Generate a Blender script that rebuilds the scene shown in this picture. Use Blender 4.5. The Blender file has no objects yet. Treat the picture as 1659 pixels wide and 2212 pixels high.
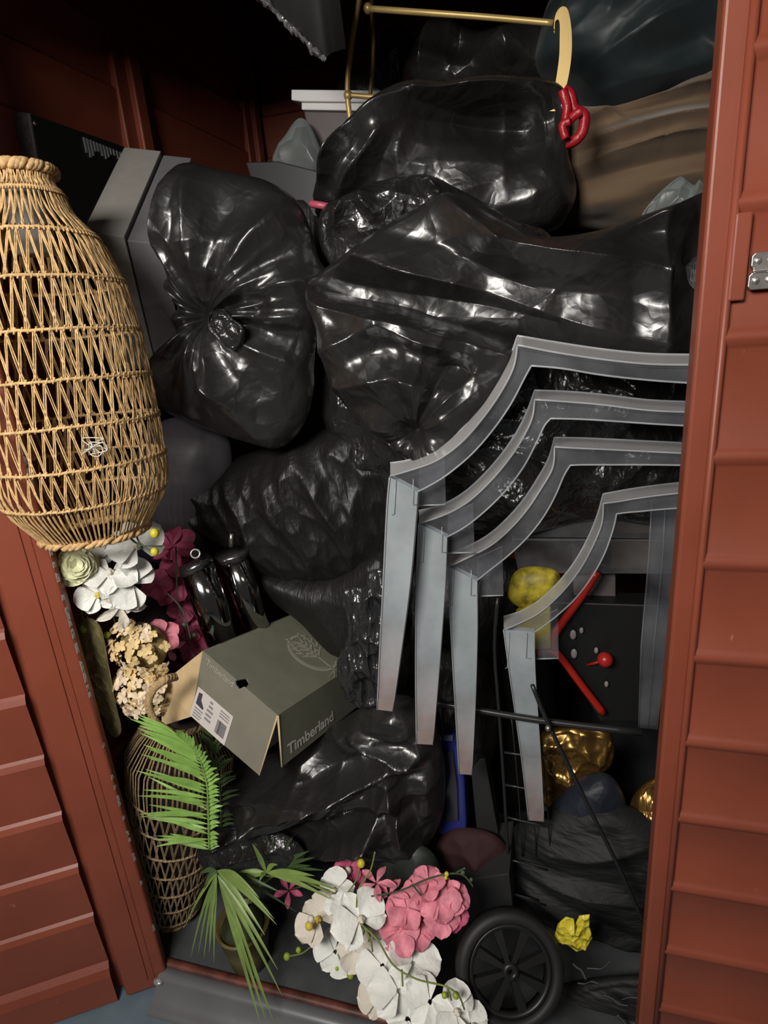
import bpy, math, random
import numpy as np
from mathutils import Vector, Matrix
random.seed(7)
# ------------------------------------------------------------------ camera, world, light, exposure
SC = bpy.context.scene
COL = SC.collection
F = 1280.0; CX, CY = 829.5, 1106.0
AZ = math.radians(17); PITCH = math.atan(421/1280); ROLL = math.atan(.082)
fwh = np.array([-math.sin(AZ), math.cos(AZ), 0]); upw = np.array([0, 0, 1.])
FW = math.cos(PITCH)*fwh - math.sin(PITCH)*upw
rt = np.cross(FW, upw); rt /= np.linalg.norm(rt); uu = np.cross(rt, FW)
cr, sr = math.cos(ROLL), math.sin(ROLL)
RT = cr*rt - sr*uu; UP = cr*uu + sr*rt
CP = np.array([0, -.7415, 1.35])
cam = bpy.data.cameras.new('camera'); co = bpy.data.objects.new('camera', cam); COL.objects.link(co)
cam.sensor_fit = 'VERTICAL'; cam.sensor_height = 24; cam.lens = 24*F/2212; cam.clip_start = .02
M = Matrix(((RT[0], UP[0], -FW[0], CP[0]), (RT[1], UP[1], -FW[1], CP[1]), (RT[2], UP[2], -FW[2], CP[2]), (0, 0, 0, 1)))
co.matrix_world = M
SC.camera = co
SC.view_settings.view_transform = 'Standard'; SC.view_settings.look = 'None'
SC.view_settings.gamma = 1; SC.view_settings.use_curve_mapping = False
SC.view_settings.exposure = 0.12
w = bpy.data.worlds.new('dim_corridor'); SC.world = w; w.use_nodes = True
w.node_tree.nodes['Background'].inputs[0].default_value = (1, .93, .86, 1)
w.node_tree.nodes['Background'].inputs[1].default_value = .035

def area(name, loc, tgt, sx, sy, power, col):
    l = bpy.data.lights.new(name, 'AREA'); l.shape = 'RECTANGLE'; l.size = sx; l.size_y = sy; l.energy = power; l.color = col
    o = bpy.data.objects.new(name, l); COL.objects.link(o); o.location = loc
    o.rotation_euler = (Vector(tgt)-Vector(loc)).to_track_quat('-Z', 'Y').to_euler(); return o
area('corridor_lamp', (-.50, -1.32, 1.86), (-.56, .25, .85), .62, .36, 31, (1, .96, .90))
area('far_corridor_lamp', (1.2, -1.5, 2.3), (.2, 0, .8), .8, .3, 1.5, (1, .93, .84))

def ray(px, py): return FW + (px-CX)/F*RT - (py-CY)/F*UP
def P(px, py, Y):
    d = ray(px, py); return CP + d*(Y-CP[1])/d[1]
def PX(px, py, X):
    d = ray(px, py); return CP + d*(X-CP[0])/d[0]
def PZ(px, py, Z):
    d = ray(px, py); return CP + d*(Z-CP[2])/d[2]

# ------------------------------------------------------------------ materials
def mat(name, col, rough=.5, metal=0., spec=.5, coat=0., var=0., vscale=20., bumps=(), emit=None, trans=0., sheen=0.):
    m = bpy.data.materials.new(name); m.use_nodes = True; nt = m.node_tree; N = nt.nodes; L = nt.links
    b = N['Principled BSDF']
    b.inputs['Base Color'].default_value = (*col, 1); b.inputs['Roughness'].default_value = rough
    b.inputs['Metallic'].default_value = metal; b.inputs['Specular IOR Level'].default_value = spec
    b.inputs['Coat Weight'].default_value = coat; b.inputs['Transmission Weight'].default_value = trans
    b.inputs['Sheen Weight'].default_value = sheen
    tc = N.new('ShaderNodeTexCoord')
    if var:
        n = N.new('ShaderNodeTexNoise'); n.inputs['Scale'].default_value = vscale; n.inputs['Detail'].default_value = 5
        L.new(tc.outputs['Object'], n.inputs['Vector'])
        cr_ = N.new('ShaderNodeValToRGB'); cr_.color_ramp.elements[0].position = .3; cr_.color_ramp.elements[1].position = .7
        cr_.color_ramp.elements[0].color = (*[c*(1-var) for c in col], 1)
        cr_.color_ramp.elements[1].color = (*[min(1, c*(1+var)) for c in col], 1)
        L.new(n.outputs['Fac'], cr_.inputs[0]); L.new(cr_.outputs[0], b.inputs['Base Color'])
    prev = None
    for bm_ in bumps:
        kind, sc, st, stretch = bm_[:4]
        mp = N.new('ShaderNodeMapping'); mp.inputs['Scale'].default_value = stretch
        if len(bm_) > 4: mp.inputs['Rotation'].default_value = bm_[4]
        L.new(tc.outputs['Object'], mp.inputs[0])
        src = mp.outputs[0]
        if kind == 'vor':
            nn = N.new('ShaderNodeTexNoise'); nn.inputs['Scale'].default_value = sc*.5; L.new(src, nn.inputs['Vector'])
            va = N.new('ShaderNodeVectorMath'); va.operation = 'MULTIPLY_ADD'; va.inputs[1].default_value = (1.2/sc,)*3
            L.new(nn.outputs['Color'], va.inputs[0]); L.new(src, va.inputs[2])
            t = N.new('ShaderNodeTexVoronoi'); t.inputs['Scale'].default_value = sc; L.new(va.outputs[0], t.inputs['Vector'])
            pw = N.new('ShaderNodeMath'); pw.operation = 'POWER'; pw.inputs[1].default_value = 2.; L.new(t.outputs['Distance'], pw.inputs[0]); out = pw.outputs[0]
        else:
            t = N.new('ShaderNodeTexNoise'); t.inputs['Scale'].default_value = sc; t.inputs['Detail'].default_value = 1.2 if kind == 'crk' else (.3 if kind == 'soft' else 3)
            t.inputs['Distortion'].default_value = .6 if kind == 'crk' else 0
            L.new(src, t.inputs['Vector']); out = t.outputs['Fac']
            if kind == 'crk':
                a = N.new('ShaderNodeMath'); a.operation = 'SUBTRACT'; a.inputs[1].default_value = .5; L.new(out, a.inputs[0])
                a2 = N.new('ShaderNodeMath'); a2.operation = 'ABSOLUTE'; L.new(a.outputs[0], a2.inputs[0]); out = a2.outputs[0]
        bp = N.new('ShaderNodeBump'); bp.inputs['Strength'].default_value = 1; bp.inputs['Distance'].default_value = st
        L.new(out, bp.inputs['Height'])
        if prev: L.new(prev, bp.inputs['Normal'])
        prev = bp.outputs[0]
    if prev: L.new(prev, b.inputs['Normal'])
    return m

def clear(name, tint, frost, dif=(.6, .63, .66), edge=.25, rough=.08, dirt=None):
    m = bpy.data.materials.new(name); m.use_nodes = True; nt = m.node_tree; N = nt.nodes; L = nt.links
    out = N['Material Output']; b = N['Principled BSDF']
    b.inputs['Base Color'].default_value = (*dif, 1); b.inputs['Roughness'].default_value = rough
    b.inputs['Specular IOR Level'].default_value = .6
    t = N.new('ShaderNodeBsdfTransparent'); t.inputs[0].default_value = (*tint, 1)
    lw = N.new('ShaderNodeLayerWeight'); lw.inputs['Blend'].default_value = edge
    n = N.new('ShaderNodeTexNoise'); n.inputs['Scale'].default_value = 9; n.inputs['Detail'].default_value = 4
    tc = N.new('ShaderNodeTexCoord')
    if dirt:
        sx = N.new('ShaderNodeSeparateXYZ'); L.new(tc.outputs['Generated'], sx.inputs[0])
        nz = N.new('ShaderNodeTexNoise'); nz.inputs['Scale'].default_value = 28; L.new(tc.outputs['Object'], nz.inputs['Vector'])
        ma = N.new('ShaderNodeMath'); ma.operation = 'MULTIPLY_ADD'; ma.inputs[1].default_value = .35; L.new(nz.outputs['Fac'], ma.inputs[0]); L.new(sx.outputs['Z'], ma.inputs[2])
        rp = N.new('ShaderNodeValToRGB'); rp.color_ramp.elements[0].position = .25; rp.color_ramp.elements[1].position = .62
        rp.color_ramp.elements[0].color = (*dirt, 1); rp.color_ramp.elements[1].color = (*dif, 1); e3 = rp.color_ramp.elements.new(.42); e3.color = tuple([(a+b)/2*1.06 for a, b in zip(dirt, dif)]+[1])
        L.new(ma.outputs[0], rp.inputs[0]); L.new(rp.outputs[0], b.inputs['Base Color'])
    L.new(tc.outputs['Object'], n.inputs['Vector'])
    mr = N.new('ShaderNodeMapRange'); mr.inputs[1].default_value = .3; mr.inputs[2].default_value = .7
    mr.inputs[3].default_value = frost*(.6 if frost > .5 else .15); mr.inputs[4].default_value = min(.95, frost*(1.4 if frost > .5 else 2.1)); L.new(n.outputs['Fac'], mr.inputs[0])
    ad = N.new('ShaderNodeMath'); ad.operation = 'ADD'; ad.use_clamp = True
    mu = N.new('ShaderNodeMath'); mu.operation = 'MULTIPLY'; mu.inputs[1].default_value = .8
    L.new(lw.outputs['Fresnel'], mu.inputs[0]); L.new(mu.outputs[0], ad.inputs[0]); L.new(mr.outputs[0], ad.inputs[1])
    mx = N.new('ShaderNodeMixShader'); L.new(ad.outputs[0], mx.inputs[0]); L.new(t.outputs[0], mx.inputs[1]); L.new(b.outputs[0], mx.inputs[2])
    L.new(mx.outputs[0], out.inputs[0])
    return m

def red_paint():
    m = mat('red_painted_steel', (.235, .056, .030), .42, spec=.4, var=.12, vscale=6, bumps=(('noise', 120, .00012, (1, 1, 1)),))
    nt = m.node_tree; N = nt.nodes; L = nt.links; b = N['Principled BSDF']
    src = b.inputs['Base Color'].links[0].from_socket
    n = N.new('ShaderNodeTexNoise'); n.inputs['Scale'].default_value = 16; n.inputs['Detail'].default_value = 6
    mp = N.new('ShaderNodeMapping'); mp.inputs['Scale'].default_value = (3, 3, .9)
    tc = N.new('ShaderNodeTexCoord'); L.new(tc.outputs['Object'], mp.inputs[0]); L.new(mp.outputs[0], n.inputs['Vector'])
    r = N.new('ShaderNodeValToRGB'); r.color_ramp.elements[0].position = .735; r.color_ramp.elements[1].position = .76
    r.color_ramp.elements[0].color = (0, 0, 0, 1); r.color_ramp.elements[1].color = (.55, .55, .55, 1); L.new(n.outputs['Fac'], r.inputs[0])
    mx = N.new('ShaderNodeMixRGB'); L.new(r.outputs[0], mx.inputs[0]); L.new(src, mx.inputs[1]); mx.inputs[2].default_value = (.42, .16, .10, 1)
    L.new(mx.outputs[0], b.inputs['Base Color']); return m
RED = red_paint()
RUST = mat('chipped_edge', (.16, .13, .11), .7, var=.6, vscale=60)
GALV = mat('galvanised_steel', (.15, .155, .16), .34, metal=.2, var=.12, vscale=8)
STEEL = mat('stamped_zinc', (.62, .60, .56), .3, metal=.9, var=.2, vscale=50)
GROUND = mat('blue_grey_floor_paint', (.12, .165, .20), .45, var=.15, vscale=12)
SHEDFLOOR = mat('dark_shed_floor', (.065, .068, .072), .5, var=.4, vscale=10)
ROOF = mat('dark_roof_sheet', (.012, .010, .009), .6)
FOIL = mat('black_shiny_film', (.01, .01, .01), .12, spec=.9, bumps=(('vor', 45, .01, (1, 1, 1)),))
def bagmat(name, col=(.010, .0098, .0095), rough=.26, b1=28, s1=.006, st=(1, 1, 1), rot=(0, 0, 0), fine=.0012, spec=.85):
    return mat(name, col, rough, spec=spec, coat=.0, bumps=(('crk', b1*.55, s1*1.5, st, rot), ('vor', b1*1.1, s1*.7, st, rot), ('crk', b1*2.6, fine*2.2, st, rot), ('vor', b1*5., fine*.5, (1, 1, 1))))
BAG = bagmat('black_bin_liner', (.016, .0155, .015), .3)
BAGS = bagmat('smooth_bin_liner', (.017, .0163, .0155), .31, 12, .007, (1, 1, 1), (0, 0, 0), .0009)
BAGC = bagmat('crinkled_bin_liner', (.016, .0155, .015), .27, 22, .010, (1, 1, .7), (0, .4, 0), .0016)
BAGM = bagmat('matt_bin_liner', (.013, .0118, .011), .45, 16, .0028, (2.2, 1, .5), (0, 0, 0), .001, .4)
THIN = mat('thin_smoky_plastic', (.025, .025, .026), .25, spec=.6, bumps=(('vor', 34, .008, (2, 1, .5)), ('crk', 90, .002, (1, 1, 1))))
TEAL = mat('dark_teal_nylon', (.016, .026, .028), .5, var=.2, vscale=8, bumps=(('soft', 9, .022, (1, 1, 3), (0, .7, 0)),), sheen=.1)
BROWN = mat('brown_fabric', (.135, .085, .047), .85, var=.12, vscale=8, bumps=(('soft', 7, .028, (1, 1, 4), (0, -.3, 0)), ('noise', 500, .0003, (1, 1, 1))), sheen=.15)
NAVY = mat('navy_padded_fabric', (.02, .024, .036), .5, bumps=(('noise', 30, .004, (1, 1, 1)),))
TARP = mat('black_folded_fabric', (.010, .0105, .011), .65, bumps=(('noise', 9, .012, (1, 1, 4), (0, .4, 0)),))
JUTE = mat('jute_twine', (.62, .40, .18), .8, var=.3, vscale=120, bumps=(('noise', 700, .0006, (1, 1, 1)),))
JUTED = mat('dull_raffia', (.34, .235, .125), .8, var=.3, vscale=120, bumps=(('noise', 700, .0006, (1, 1, 1)),))
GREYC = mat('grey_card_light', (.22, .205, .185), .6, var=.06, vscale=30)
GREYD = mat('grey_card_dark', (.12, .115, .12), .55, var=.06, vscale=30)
GREYB = mat('mauve_grey_plastic', (.10, .092, .105), .5)
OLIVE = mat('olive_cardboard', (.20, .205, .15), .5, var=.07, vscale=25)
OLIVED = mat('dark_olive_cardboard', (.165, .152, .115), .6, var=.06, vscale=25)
KRAFT = mat('tan_cardboard', (.60, .44, .24), .75, var=.08, vscale=30)
PRINT = mat('pale_print', (.36, .34, .27), .6)
PRINTW = mat('bright_print', (.75, .74, .64), .6)
LABEL = mat('white_paper_label', (.55, .50, .47), .6)
INK = mat('black_ink', (.03, .03, .04), .6)
INKG = mat('grey_ink', (.22, .20, .20), .6)
HOLE = mat('dark_inside', (.006, .005, .004), .9)
CHROME = mat('polished_chrome', (.42, .42, .42), .10, metal=1.)
GOLD = mat('brushed_gold', (.50, .35, .13), .42, metal=.45, var=.1)
GFOIL = mat('crumpled_gold_foil', (.42, .24, .07), .25, metal=.85, bumps=(('vor', 14, .008, (1, 1, 1)),))
WHITEP = mat('pale_grey_plastic', (.62, .60, .60), .45)
MAUVE = mat('smoky_mauve_plastic', (.075, .058, .056), .35, var=.15)
REDP = mat('red_plastic', (.42, .02, .014), .35)
REDT = mat('red_drawstring', (.36, .010, .018), .4, bumps=(('noise', 60, .003, (1, 1, 1)),))
PINKT = mat('pink_drawstring', (.42, .07, .11), .4)
YEL = mat('yellow_plastic', (.62, .48, .03), .45, var=.1)
YELT = mat('yellow_crumpled_tape', (.74, .62, .05), .35, bumps=(('vor', 60, .006, (1, 1, 1)),))
BLK = mat('black_plastic', (.012, .012, .012), .4)
BLKM = mat('black_coated_wire', (.022, .022, .023), .35)
TYRE = mat('dark_rubber', (.014, .013, .013), .6, var=.2)
BLUE = mat('blue_translucent_plastic', (.025, .035, .22), .2, spec=.8)
BLUEG = mat('dark_window_plastic', (.035, .035, .05), .15, spec=.8)
BURG = mat('burgundy_fabric', (.035, .008, .009), .8)
WHITEF = mat('white_silk_petal', (.84, .84, .79), .55, bumps=(('noise', 60, .003, (1, 1, 1)),))
CREAMF = mat('ivory_silk_petal', (.74, .68, .58), .6, bumps=(('noise', 60, .003, (1, 1, 1)),))
ROSEF = mat('cream_rose_petal', (.72, .72, .46), .6)
PINKF = mat('pink_silk_petal', (.74, .24, .31), .6, var=.3, vscale=40, bumps=(('noise', 50, .003, (1, 1, 1)),))
MAGF = mat('magenta_silk_petal', (.52, .085, .18), .6, var=.2, vscale=40)
MAGD = mat('deep_magenta_cloth', (.17, .016, .055), .75, var=.2)
HYDF = mat('cream_hydrangea_petal', (.80, .58, .28), .65, var=.3, vscale=30)
HYDG = mat('pale_hydrangea_petal', (.84, .68, .48), .65, var=.2, vscale=30)
LIPY = mat('yellow_flower_throat', (.70, .52, .06), .5)
BUDG = mat('lime_bud', (.32, .42, .04), .45)
BUDY = mat('yellow_bud', (.62, .55, .03), .45)
STEMG = mat('green_stem', (.19, .24, .06), .5)
STEMD = mat('dark_green_stem', (.06, .08, .045), .5)
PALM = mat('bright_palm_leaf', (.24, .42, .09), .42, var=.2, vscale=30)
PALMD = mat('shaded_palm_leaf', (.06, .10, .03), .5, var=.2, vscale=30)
GRASS = mat('long_blade_leaf', (.20, .29, .075), .42, var=.25, vscale=20)
POT = mat('olive_gold_pot', (.13, .105, .04), .4, var=.2)
SOIL = mat('dark_moss', (.03, .04, .012), .9)
CELLO = clear('olive_cellophane', (.8, .8, .6), .45, (.30, .26, .12), .3, .15)
CLEARP = clear('clear_polycarbonate', (.93, .94, .96), .08, (.42, .43, .46), .12, .12)
CLEARR = clear('scuffed_clear_rim', (.95, .95, .96), .12, (.62, .61, .61), .08, .2)
FROST = clear('frosted_polycarbonate', (.75, .78, .8), .78, (.41, .45, .475), .1, .3, (.40, .32, .31))
FROSTD = clear('dusty_leg_tip', (.8, .75, .75), .72, (.42, .33, .31), .1, .4)
EDGE = clear('bright_moulded_edge', (.9, .9, .9), .55, (.50, .52, .54), .3, .12)
SMOKE = clear('smoky_storage_plastic', (.75, .75, .76), .32, (.19, .19, .195), .3, .25)
POLY = clear('grey_polythene', (.7, .75, .75), .55, (.16, .175, .17), .3, .3)
SILV = mat('grey_ribbon', (.10, .10, .10), .5)
BRCARD = mat('brown_cardboard', (.12, .075, .035), .8)

# ------------------------------------------------------------------ object helpers
def tag(o, label=None, cat=None, group=None, kind=None):
    if label: o['label'] = label
    if cat: o['category'] = cat
    if group: o['group'] = group
    if kind: o['kind'] = kind
    return o
def empty(name, loc, label, cat, group=None):
    o = bpy.data.objects.new(name, None); COL.objects.link(o); o.location = [float(v) for v in loc]; o.empty_display_size = .02
    return tag(o, label, cat, group)
def origin(parent):
    v = Vector((0, 0, 0)); p = parent
    while p: v += p.location; p = p.parent
    return np.array(v)
def mesh(name, V, Fc, m, parent=None, smooth=True, label=None, recentre=False):
    V = np.asarray(V, dtype=float)
    off = origin(parent); loc = np.zeros(3)
    if parent is None:
        loc = np.array([V[:, 0].mean(), V[:, 1].mean(), V[:, 2].min()]); off = loc
    me = bpy.data.meshes.new(name); me.from_pydata((V-off).tolist(), [], [list(map(int, f)) for f in Fc]); me.update()
    mats = m if isinstance(m, (list, tuple)) else [m]
    for k in mats: me.materials.append(k)
    if smooth: me.polygons.foreach_set('use_smooth', [True]*len(me.polygons))
    o = bpy.data.objects.new(name, me); COL.objects.link(o); o.parent = parent
    if parent is None: o.location = loc
    if label: o['label'] = label
    return o
class MB:
    def __init__(s): s.V = []; s.F = []
    def add(s, V, Fc):
        b = len(s.V); s.V += [np.asarray(v, dtype=float) for v in V]; s.F += [[i+b for i in f] for f in Fc]; return s
    def hexa(s, c):   # 8 corners: bottom 4 (loop), top 4 (loop)
        return s.add(c, [[3, 2, 1, 0], [4, 5, 6, 7], [0, 1, 5, 4], [1, 2, 6, 5], [2, 3, 7, 6], [3, 0, 4, 7]])
    def box(s, a, b):
        x0, y0, z0 = a; x1, y1, z1 = b
        return s.hexa([(x0, y0, z0), (x1, y0, z0), (x1, y1, z0), (x0, y1, z0), (x0, y0, z1), (x1, y0, z1), (x1, y1, z1), (x0, y1, z1)])
    def slab(s, pts, vec):     # closed planar polygon extruded by vec
        n = len(pts); vec = np.asarray(vec, float); A = [np.asarray(p, float) for p in pts]
        return s.add(A+[p+vec for p in A], [list(range(n)), list(range(2*n-1, n-1, -1))]+[[i, i+n, (i+1) % n+n, (i+1) % n] for i in range(n)])
    def tube(s, pts, r, n=8, cap=True):
        pts = [np.asarray(p, float) for p in pts]; k = len(pts)
        rs = [r]*k if np.isscalar(r) else r
        V = []; pn = None
        for i, p in enumerate(pts):
            t = pts[min(i+1, k-1)]-pts[max(i-1, 0)]; t = t/(np.linalg.norm(t)+1e-12)
            if pn is None:
                a = np.array([0, 0, 1.]) if abs(t[2]) < .9 else np.array([1., 0, 0]); pn = np.cross(t, a)
            pn = pn-t*(pn@t); pn /= np.linalg.norm(pn)+1e-12; bn = np.cross(t, pn)
            for j in range(n):
                a = 2*math.pi*j/n; V.append(p+rs[i]*(math.cos(a)*pn+math.sin(a)*bn))
        Fc = [[i*n+j, i*n+(j+1) % n, (i+1)*n+(j+1) % n, (i+1)*n+j] for i in range(k-1) for j in range(n)]
        if cap: Fc += [list(range(n-1, -1, -1)), [(k-1)*n+j for j in range(n)]]
        return s.add(V, Fc)
    def ball(s, c, r, nu=10, nv=7, sq=(1, 1, 1)):
        V = []; c = np.asarray(c, float)
        for i in range(nv+1):
            th = math.pi*i/nv
            for j in range(nu):
                a = 2*math.pi*j/nu; V.append(c+r*np.array([sq[0]*math.sin(th)*math.cos(a), sq[1]*math.sin(th)*math.sin(a), sq[2]*math.cos(th)]))
        return s.add(V, [[i*nu+j, i*nu+(j+1) % nu, (i+1)*nu+(j+1) % nu, (i+1)*nu+j] for i in range(nv) for j in range(nu)])
    def strip(s, A, B):       # ruled surface between two polylines
        n = len(A); return s.add(list(A)+list(B), [[i, i+1, n+i+1, n+i] for i in range(n-1)])
    def build(s, name, m, parent=None, smooth=True, label=None): return mesh(name, s.V, s.F, m, parent, smooth, label)
def bevel(o, wd, seg=2):
    b = o.modifiers.new('bevel', 'BEVEL'); b.width = wd; b.segments = seg; b.limit_method = 'ANGLE'; return o
def catmull(pts, per=8, closed=False):
    pts = [np.asarray(p, float) for p in pts]; n = len(pts); out = []
    for i in range(n if closed else n-1):
        if closed: p0, p1, p2, p3 = pts[(i-1) % n], pts[i], pts[(i+1) % n], pts[(i+2) % n]
        else: p0, p1, p2, p3 = pts[max(i-1, 0)], pts[i], pts[i+1], pts[min(i+2, n-1)]
        for k in range(per):
            t = k/per; out.append(.5*((2*p1)+(p2-p0)*t+(2*p0-5*p1+4*p2-p3)*t*t+(3*p1-p0-3*p2+p3)*t**3))
    if not closed: out.append(pts[-1])
    return out

# ---- soft bodies: a closed pillow of real depth around a traced outline, with folds
def facets(X, Z, size, amp, seed, aniso=1., ang=0.):
    rs = np.random.RandomState(seed); c, s = math.cos(ang), math.sin(ang)
    U = (c*X+s*Z)/size/aniso; W = (-s*X+c*Z)/size
    u0, u1, w0, w1 = U.min()-1, U.max()+1, W.min()-1, W.max()+1
    n = int(min(260, max(6, (u1-u0)*(w1-w0)))); H = np.full(U.shape, 1e9)
    for _ in range(n):
        a = rs.uniform(u0, u1); b = rs.uniform(w0, w1); g = rs.normal(0, .55, 2); h = rs.uniform(0, .45)
        du = U-a; dw = W-b
        H = np.minimum(H, 1.0*(du*du+dw*dw)+g[0]*du+g[1]*dw+h)
    H = np.clip(H, None, 2.)
    return amp*(H-H.mean())
def pillow(name, px, Y, T, m, parent=None, Tb=None, folds=(), fac=((.11, .02, 1, 0),), knot=None, pleats=0, pamp=.0, seed=1, p=2.4, N=200, K=100,
           smooth_outline=True, tilt=(0, 0), jag=.0, label=None, cat=None, group=None, conv=()):
    Tb = .45*T if Tb is None else Tb
    rs = np.random.RandomState(seed)
    pts = [P(a, b, Y) for a, b in px]
    O = catmull(pts, 12, True) if smooth_outline else None
    if O is None:
        O = []
        for i in range(len(pts)):
            for k in range(12): O.append(pts[i]+(pts[(i+1) % len(pts)]-pts[i])*k/12)
    O = np.array(O); seg = np.r_[0, np.cumsum(np.linalg.norm(np.roll(O, -1, 0)-O, axis=1))]
    t = np.linspace(0, seg[-1], N, endpoint=False); O2 = np.c_[[np.interp(t, seg, np.r_[O[:, k], O[0, k]]) for k in range(3)]].T
    if jag:
        a = t/seg[-1]*2*math.pi; d = sum(rs.normal()*np.sin(k*a+rs.uniform(0, 6.28))/k**.5 for k in range(6, 40, 3))*jag
        cc = O2.mean(0); dv = O2-cc; O2 = O2+dv/np.linalg.norm(dv, axis=1)[:, None]*d[:, None]
    c = O2.mean(0) if knot is None or not pleats else P(knot[0], knot[1], Y)
    r = np.sin(np.linspace(0, 1, K+1)*math.pi/2)[1:]
    G = c+(O2-c)[None]*r[:, None, None]; X = G[..., 0]; Z = G[..., 2]
    prof = (1-r**p)**(1/2.0); prof = np.repeat(prof[:, None], N, 1)
    env = np.clip((1-r)*9, 0, 1)[:, None]
    D = T*prof
    disp = np.zeros_like(D)
    for i, fc in enumerate(fac): disp += facets(X, Z, fc[0], fc[1], seed*17+i, fc[2], fc[3])
    px2m = np.linalg.norm(P(900, 1000, Y)-P(901, 1000, Y))
    for f_ in folds:
        a = P(f_[0], f_[1], Y); b = P(f_[2], f_[3], Y); h = f_[4]; wd = f_[5]*px2m
        ab = np.array([b[0]-a[0], b[2]-a[2]]); l2 = ab@ab
        tt = np.clip(((X-a[0])*ab[0]+(Z-a[2])*ab[1])/l2, 0, 1)
        wob = .10*wd*np.sin(tt*6+f_[0])
        perp = np.array([-ab[1], ab[0]])/math.sqrt(l2)
        dx = X-a[0]-tt*ab[0]-perp[0]*wob; dz = Z-a[2]-tt*ab[1]-perp[1]*wob; dd = np.sqrt(dx*dx+dz*dz)
        disp += h*1.15*np.clip(1-dd/(2.6*wd), 0, 1)**1.5*(.45+.55*np.sin(math.pi*np.clip(tt, .03, .97)))
    if knot is not None and pleats:
        kp = P(knot[0], knot[1], Y); dx = X-kp[0]; dz = Z-kp[2]; R = np.sqrt(dx*dx+dz*dz)+1e-6; A = np.arctan2(dz, dx)
        ph = rs.uniform(0, 6.28, 5)
        Aw = A+.10*np.sin(3*A+ph[0])+.35*R*8*np.sin(5*A+ph[1])*.1
        s1 = (1-2*np.abs(np.sin(.5*pleats*Aw+ph[2])))*(.5+.5*np.sin(3*A+ph[3])); s2 = 1-2*np.abs(np.sin(.5*round(pleats*.47)*Aw+ph[3]))
        amp = pamp*np.clip(R/.07, 0, 1)*np.clip(1.35-R/.22, .15, 1)
        disp += amp*(.6*s1+.9*s2)*(.65+.35*np.sin(2*A+ph[4]))
        disp -= .9*T*np.exp(-(R/.028)**1.3)
    D = D+disp*(env*.85+.15*prof)
    Vf = G.copy(); Vf[..., 1] = Y-D+tilt[1]*(Z-c[2])
    Kb = 14; rb = np.sin(np.linspace(1, 0, Kb+1)*math.pi/2)[1:]
    Gb = c+(O2-c)[None]*rb[:, None, None]; Gb[..., 1] = Y+Tb*np.sqrt(np.clip(1-rb**p, 0, 1))[:, None]+tilt[1]*(Gb[..., 2]-c[2])
    cen = np.array([[c[0], Vf[0, :, 1].mean(), c[2]]])
    V = np.concatenate([cen, Vf.reshape(-1, 3), Gb[:-1].reshape(-1, 3), [[c[0], Y+Tb, c[2]]]])
    Fc = [[0, 1+j, 1+(j+1) % N] for j in range(N)]
    rows = K+Kb-1
    for i in range(rows-1):
        b0 = 1+i*N; b1 = b0+N
        for j in range(N):
            j2 = (j+1) % N; Fc.append([b0+j, b1+j, b1+j2, b0+j2])
    last = len(V)-1; b0 = 1+(rows-1)*N
    Fc += [[b0+j, last, b0+(j+1) % N] for j in range(N)]
    o = mesh(name, V, Fc, m, parent)
    tag(o, label, cat, group); return o

# ------------------------------------------------------------------ shed structure
XL, XR, YB, ZR = -1.0, 1.15, 1.42, 2.42
def struct(o): o['kind'] = 'structure'; return o
g = MB(); g.box((-2.2, -2.6, -.09), (1.6, -.012, -.04)); struct(g.build('floor', GROUND, None, False))
g = MB(); g.box((XL, .0, -.04), (XR, YB, .0)); struct(g.build('floor', SHEDFLOOR, None, False))
# side wall: lapped steel boards with pressed ribs
def lapped(axis_pts, z0, z1, pitch, off, lip=.012, down=True):
    pass
g = MB()
zs = [1.778+k*.1235-.1235*15 for k in range(22)]
prof = []
for z in zs:
    if z < 0 or z > ZR: continue
    prof += [(0.0, z-.004), (.011, z+.004)] if False else [(.010, z-.006), (0.0, z+.004)]
prof = [(.004, 0)]+prof+[(.006, ZR)]
A = [(XL+a, 0.0, z) for a, z in prof]; B = [(XL+a, YB, z) for a, z in prof]
Ao = [(XL-.02, 0.0, z) for a, z in prof]; Bo = [(XL-.02, YB, z) for a, z in prof]
g.strip(A, B); g.strip(Bo, Ao)
wl = struct(g.build('wall_left', RED, None, False))
for k, yy in enumerate((.70, 1.345)):
    g = MB(); g.box((XL-.004, yy-.045, 0.0), (XL+.016, yy+.045, ZR)); g.box((XL+.01, yy-.004, 0.0), (XL+.032, yy+.036, ZR))
    bevel(g.build('post', RED, wl, False), .004)
g = MB()
A = [(XL, YB-a, z) for a, z in prof]; B = [(XR, YB-a, z) for a, z in prof]
g.strip(B, A); g.strip([(XL, YB+.02, z) for a, z in prof], [(XR, YB+.02, z) for a, z in prof]); struct(g.build('wall_back', RED, None, False))
g = MB(); g.box((XR, 0, -.04), (XR+.02, YB, ZR)); struct(g.build('wall_right', RED, None, False))
g = MB(); g.box((XL-.02, -.03, ZR), (XR+.02, YB+.02, ZR+.03)); struct(g.build('ceiling', ROOF, None, False))
g = MB(); g.box((XL-.02, 0.006, 1.89), (XR+.02, .03, ZR)); g.box((XL-.02, 0.006, -.04), (-.86, .03, 2.1)); g.box((1.10, .006, -.04), (XR+.02, .03, 2.1))
struct(g.build('wall_front', RED, None, False))
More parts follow.
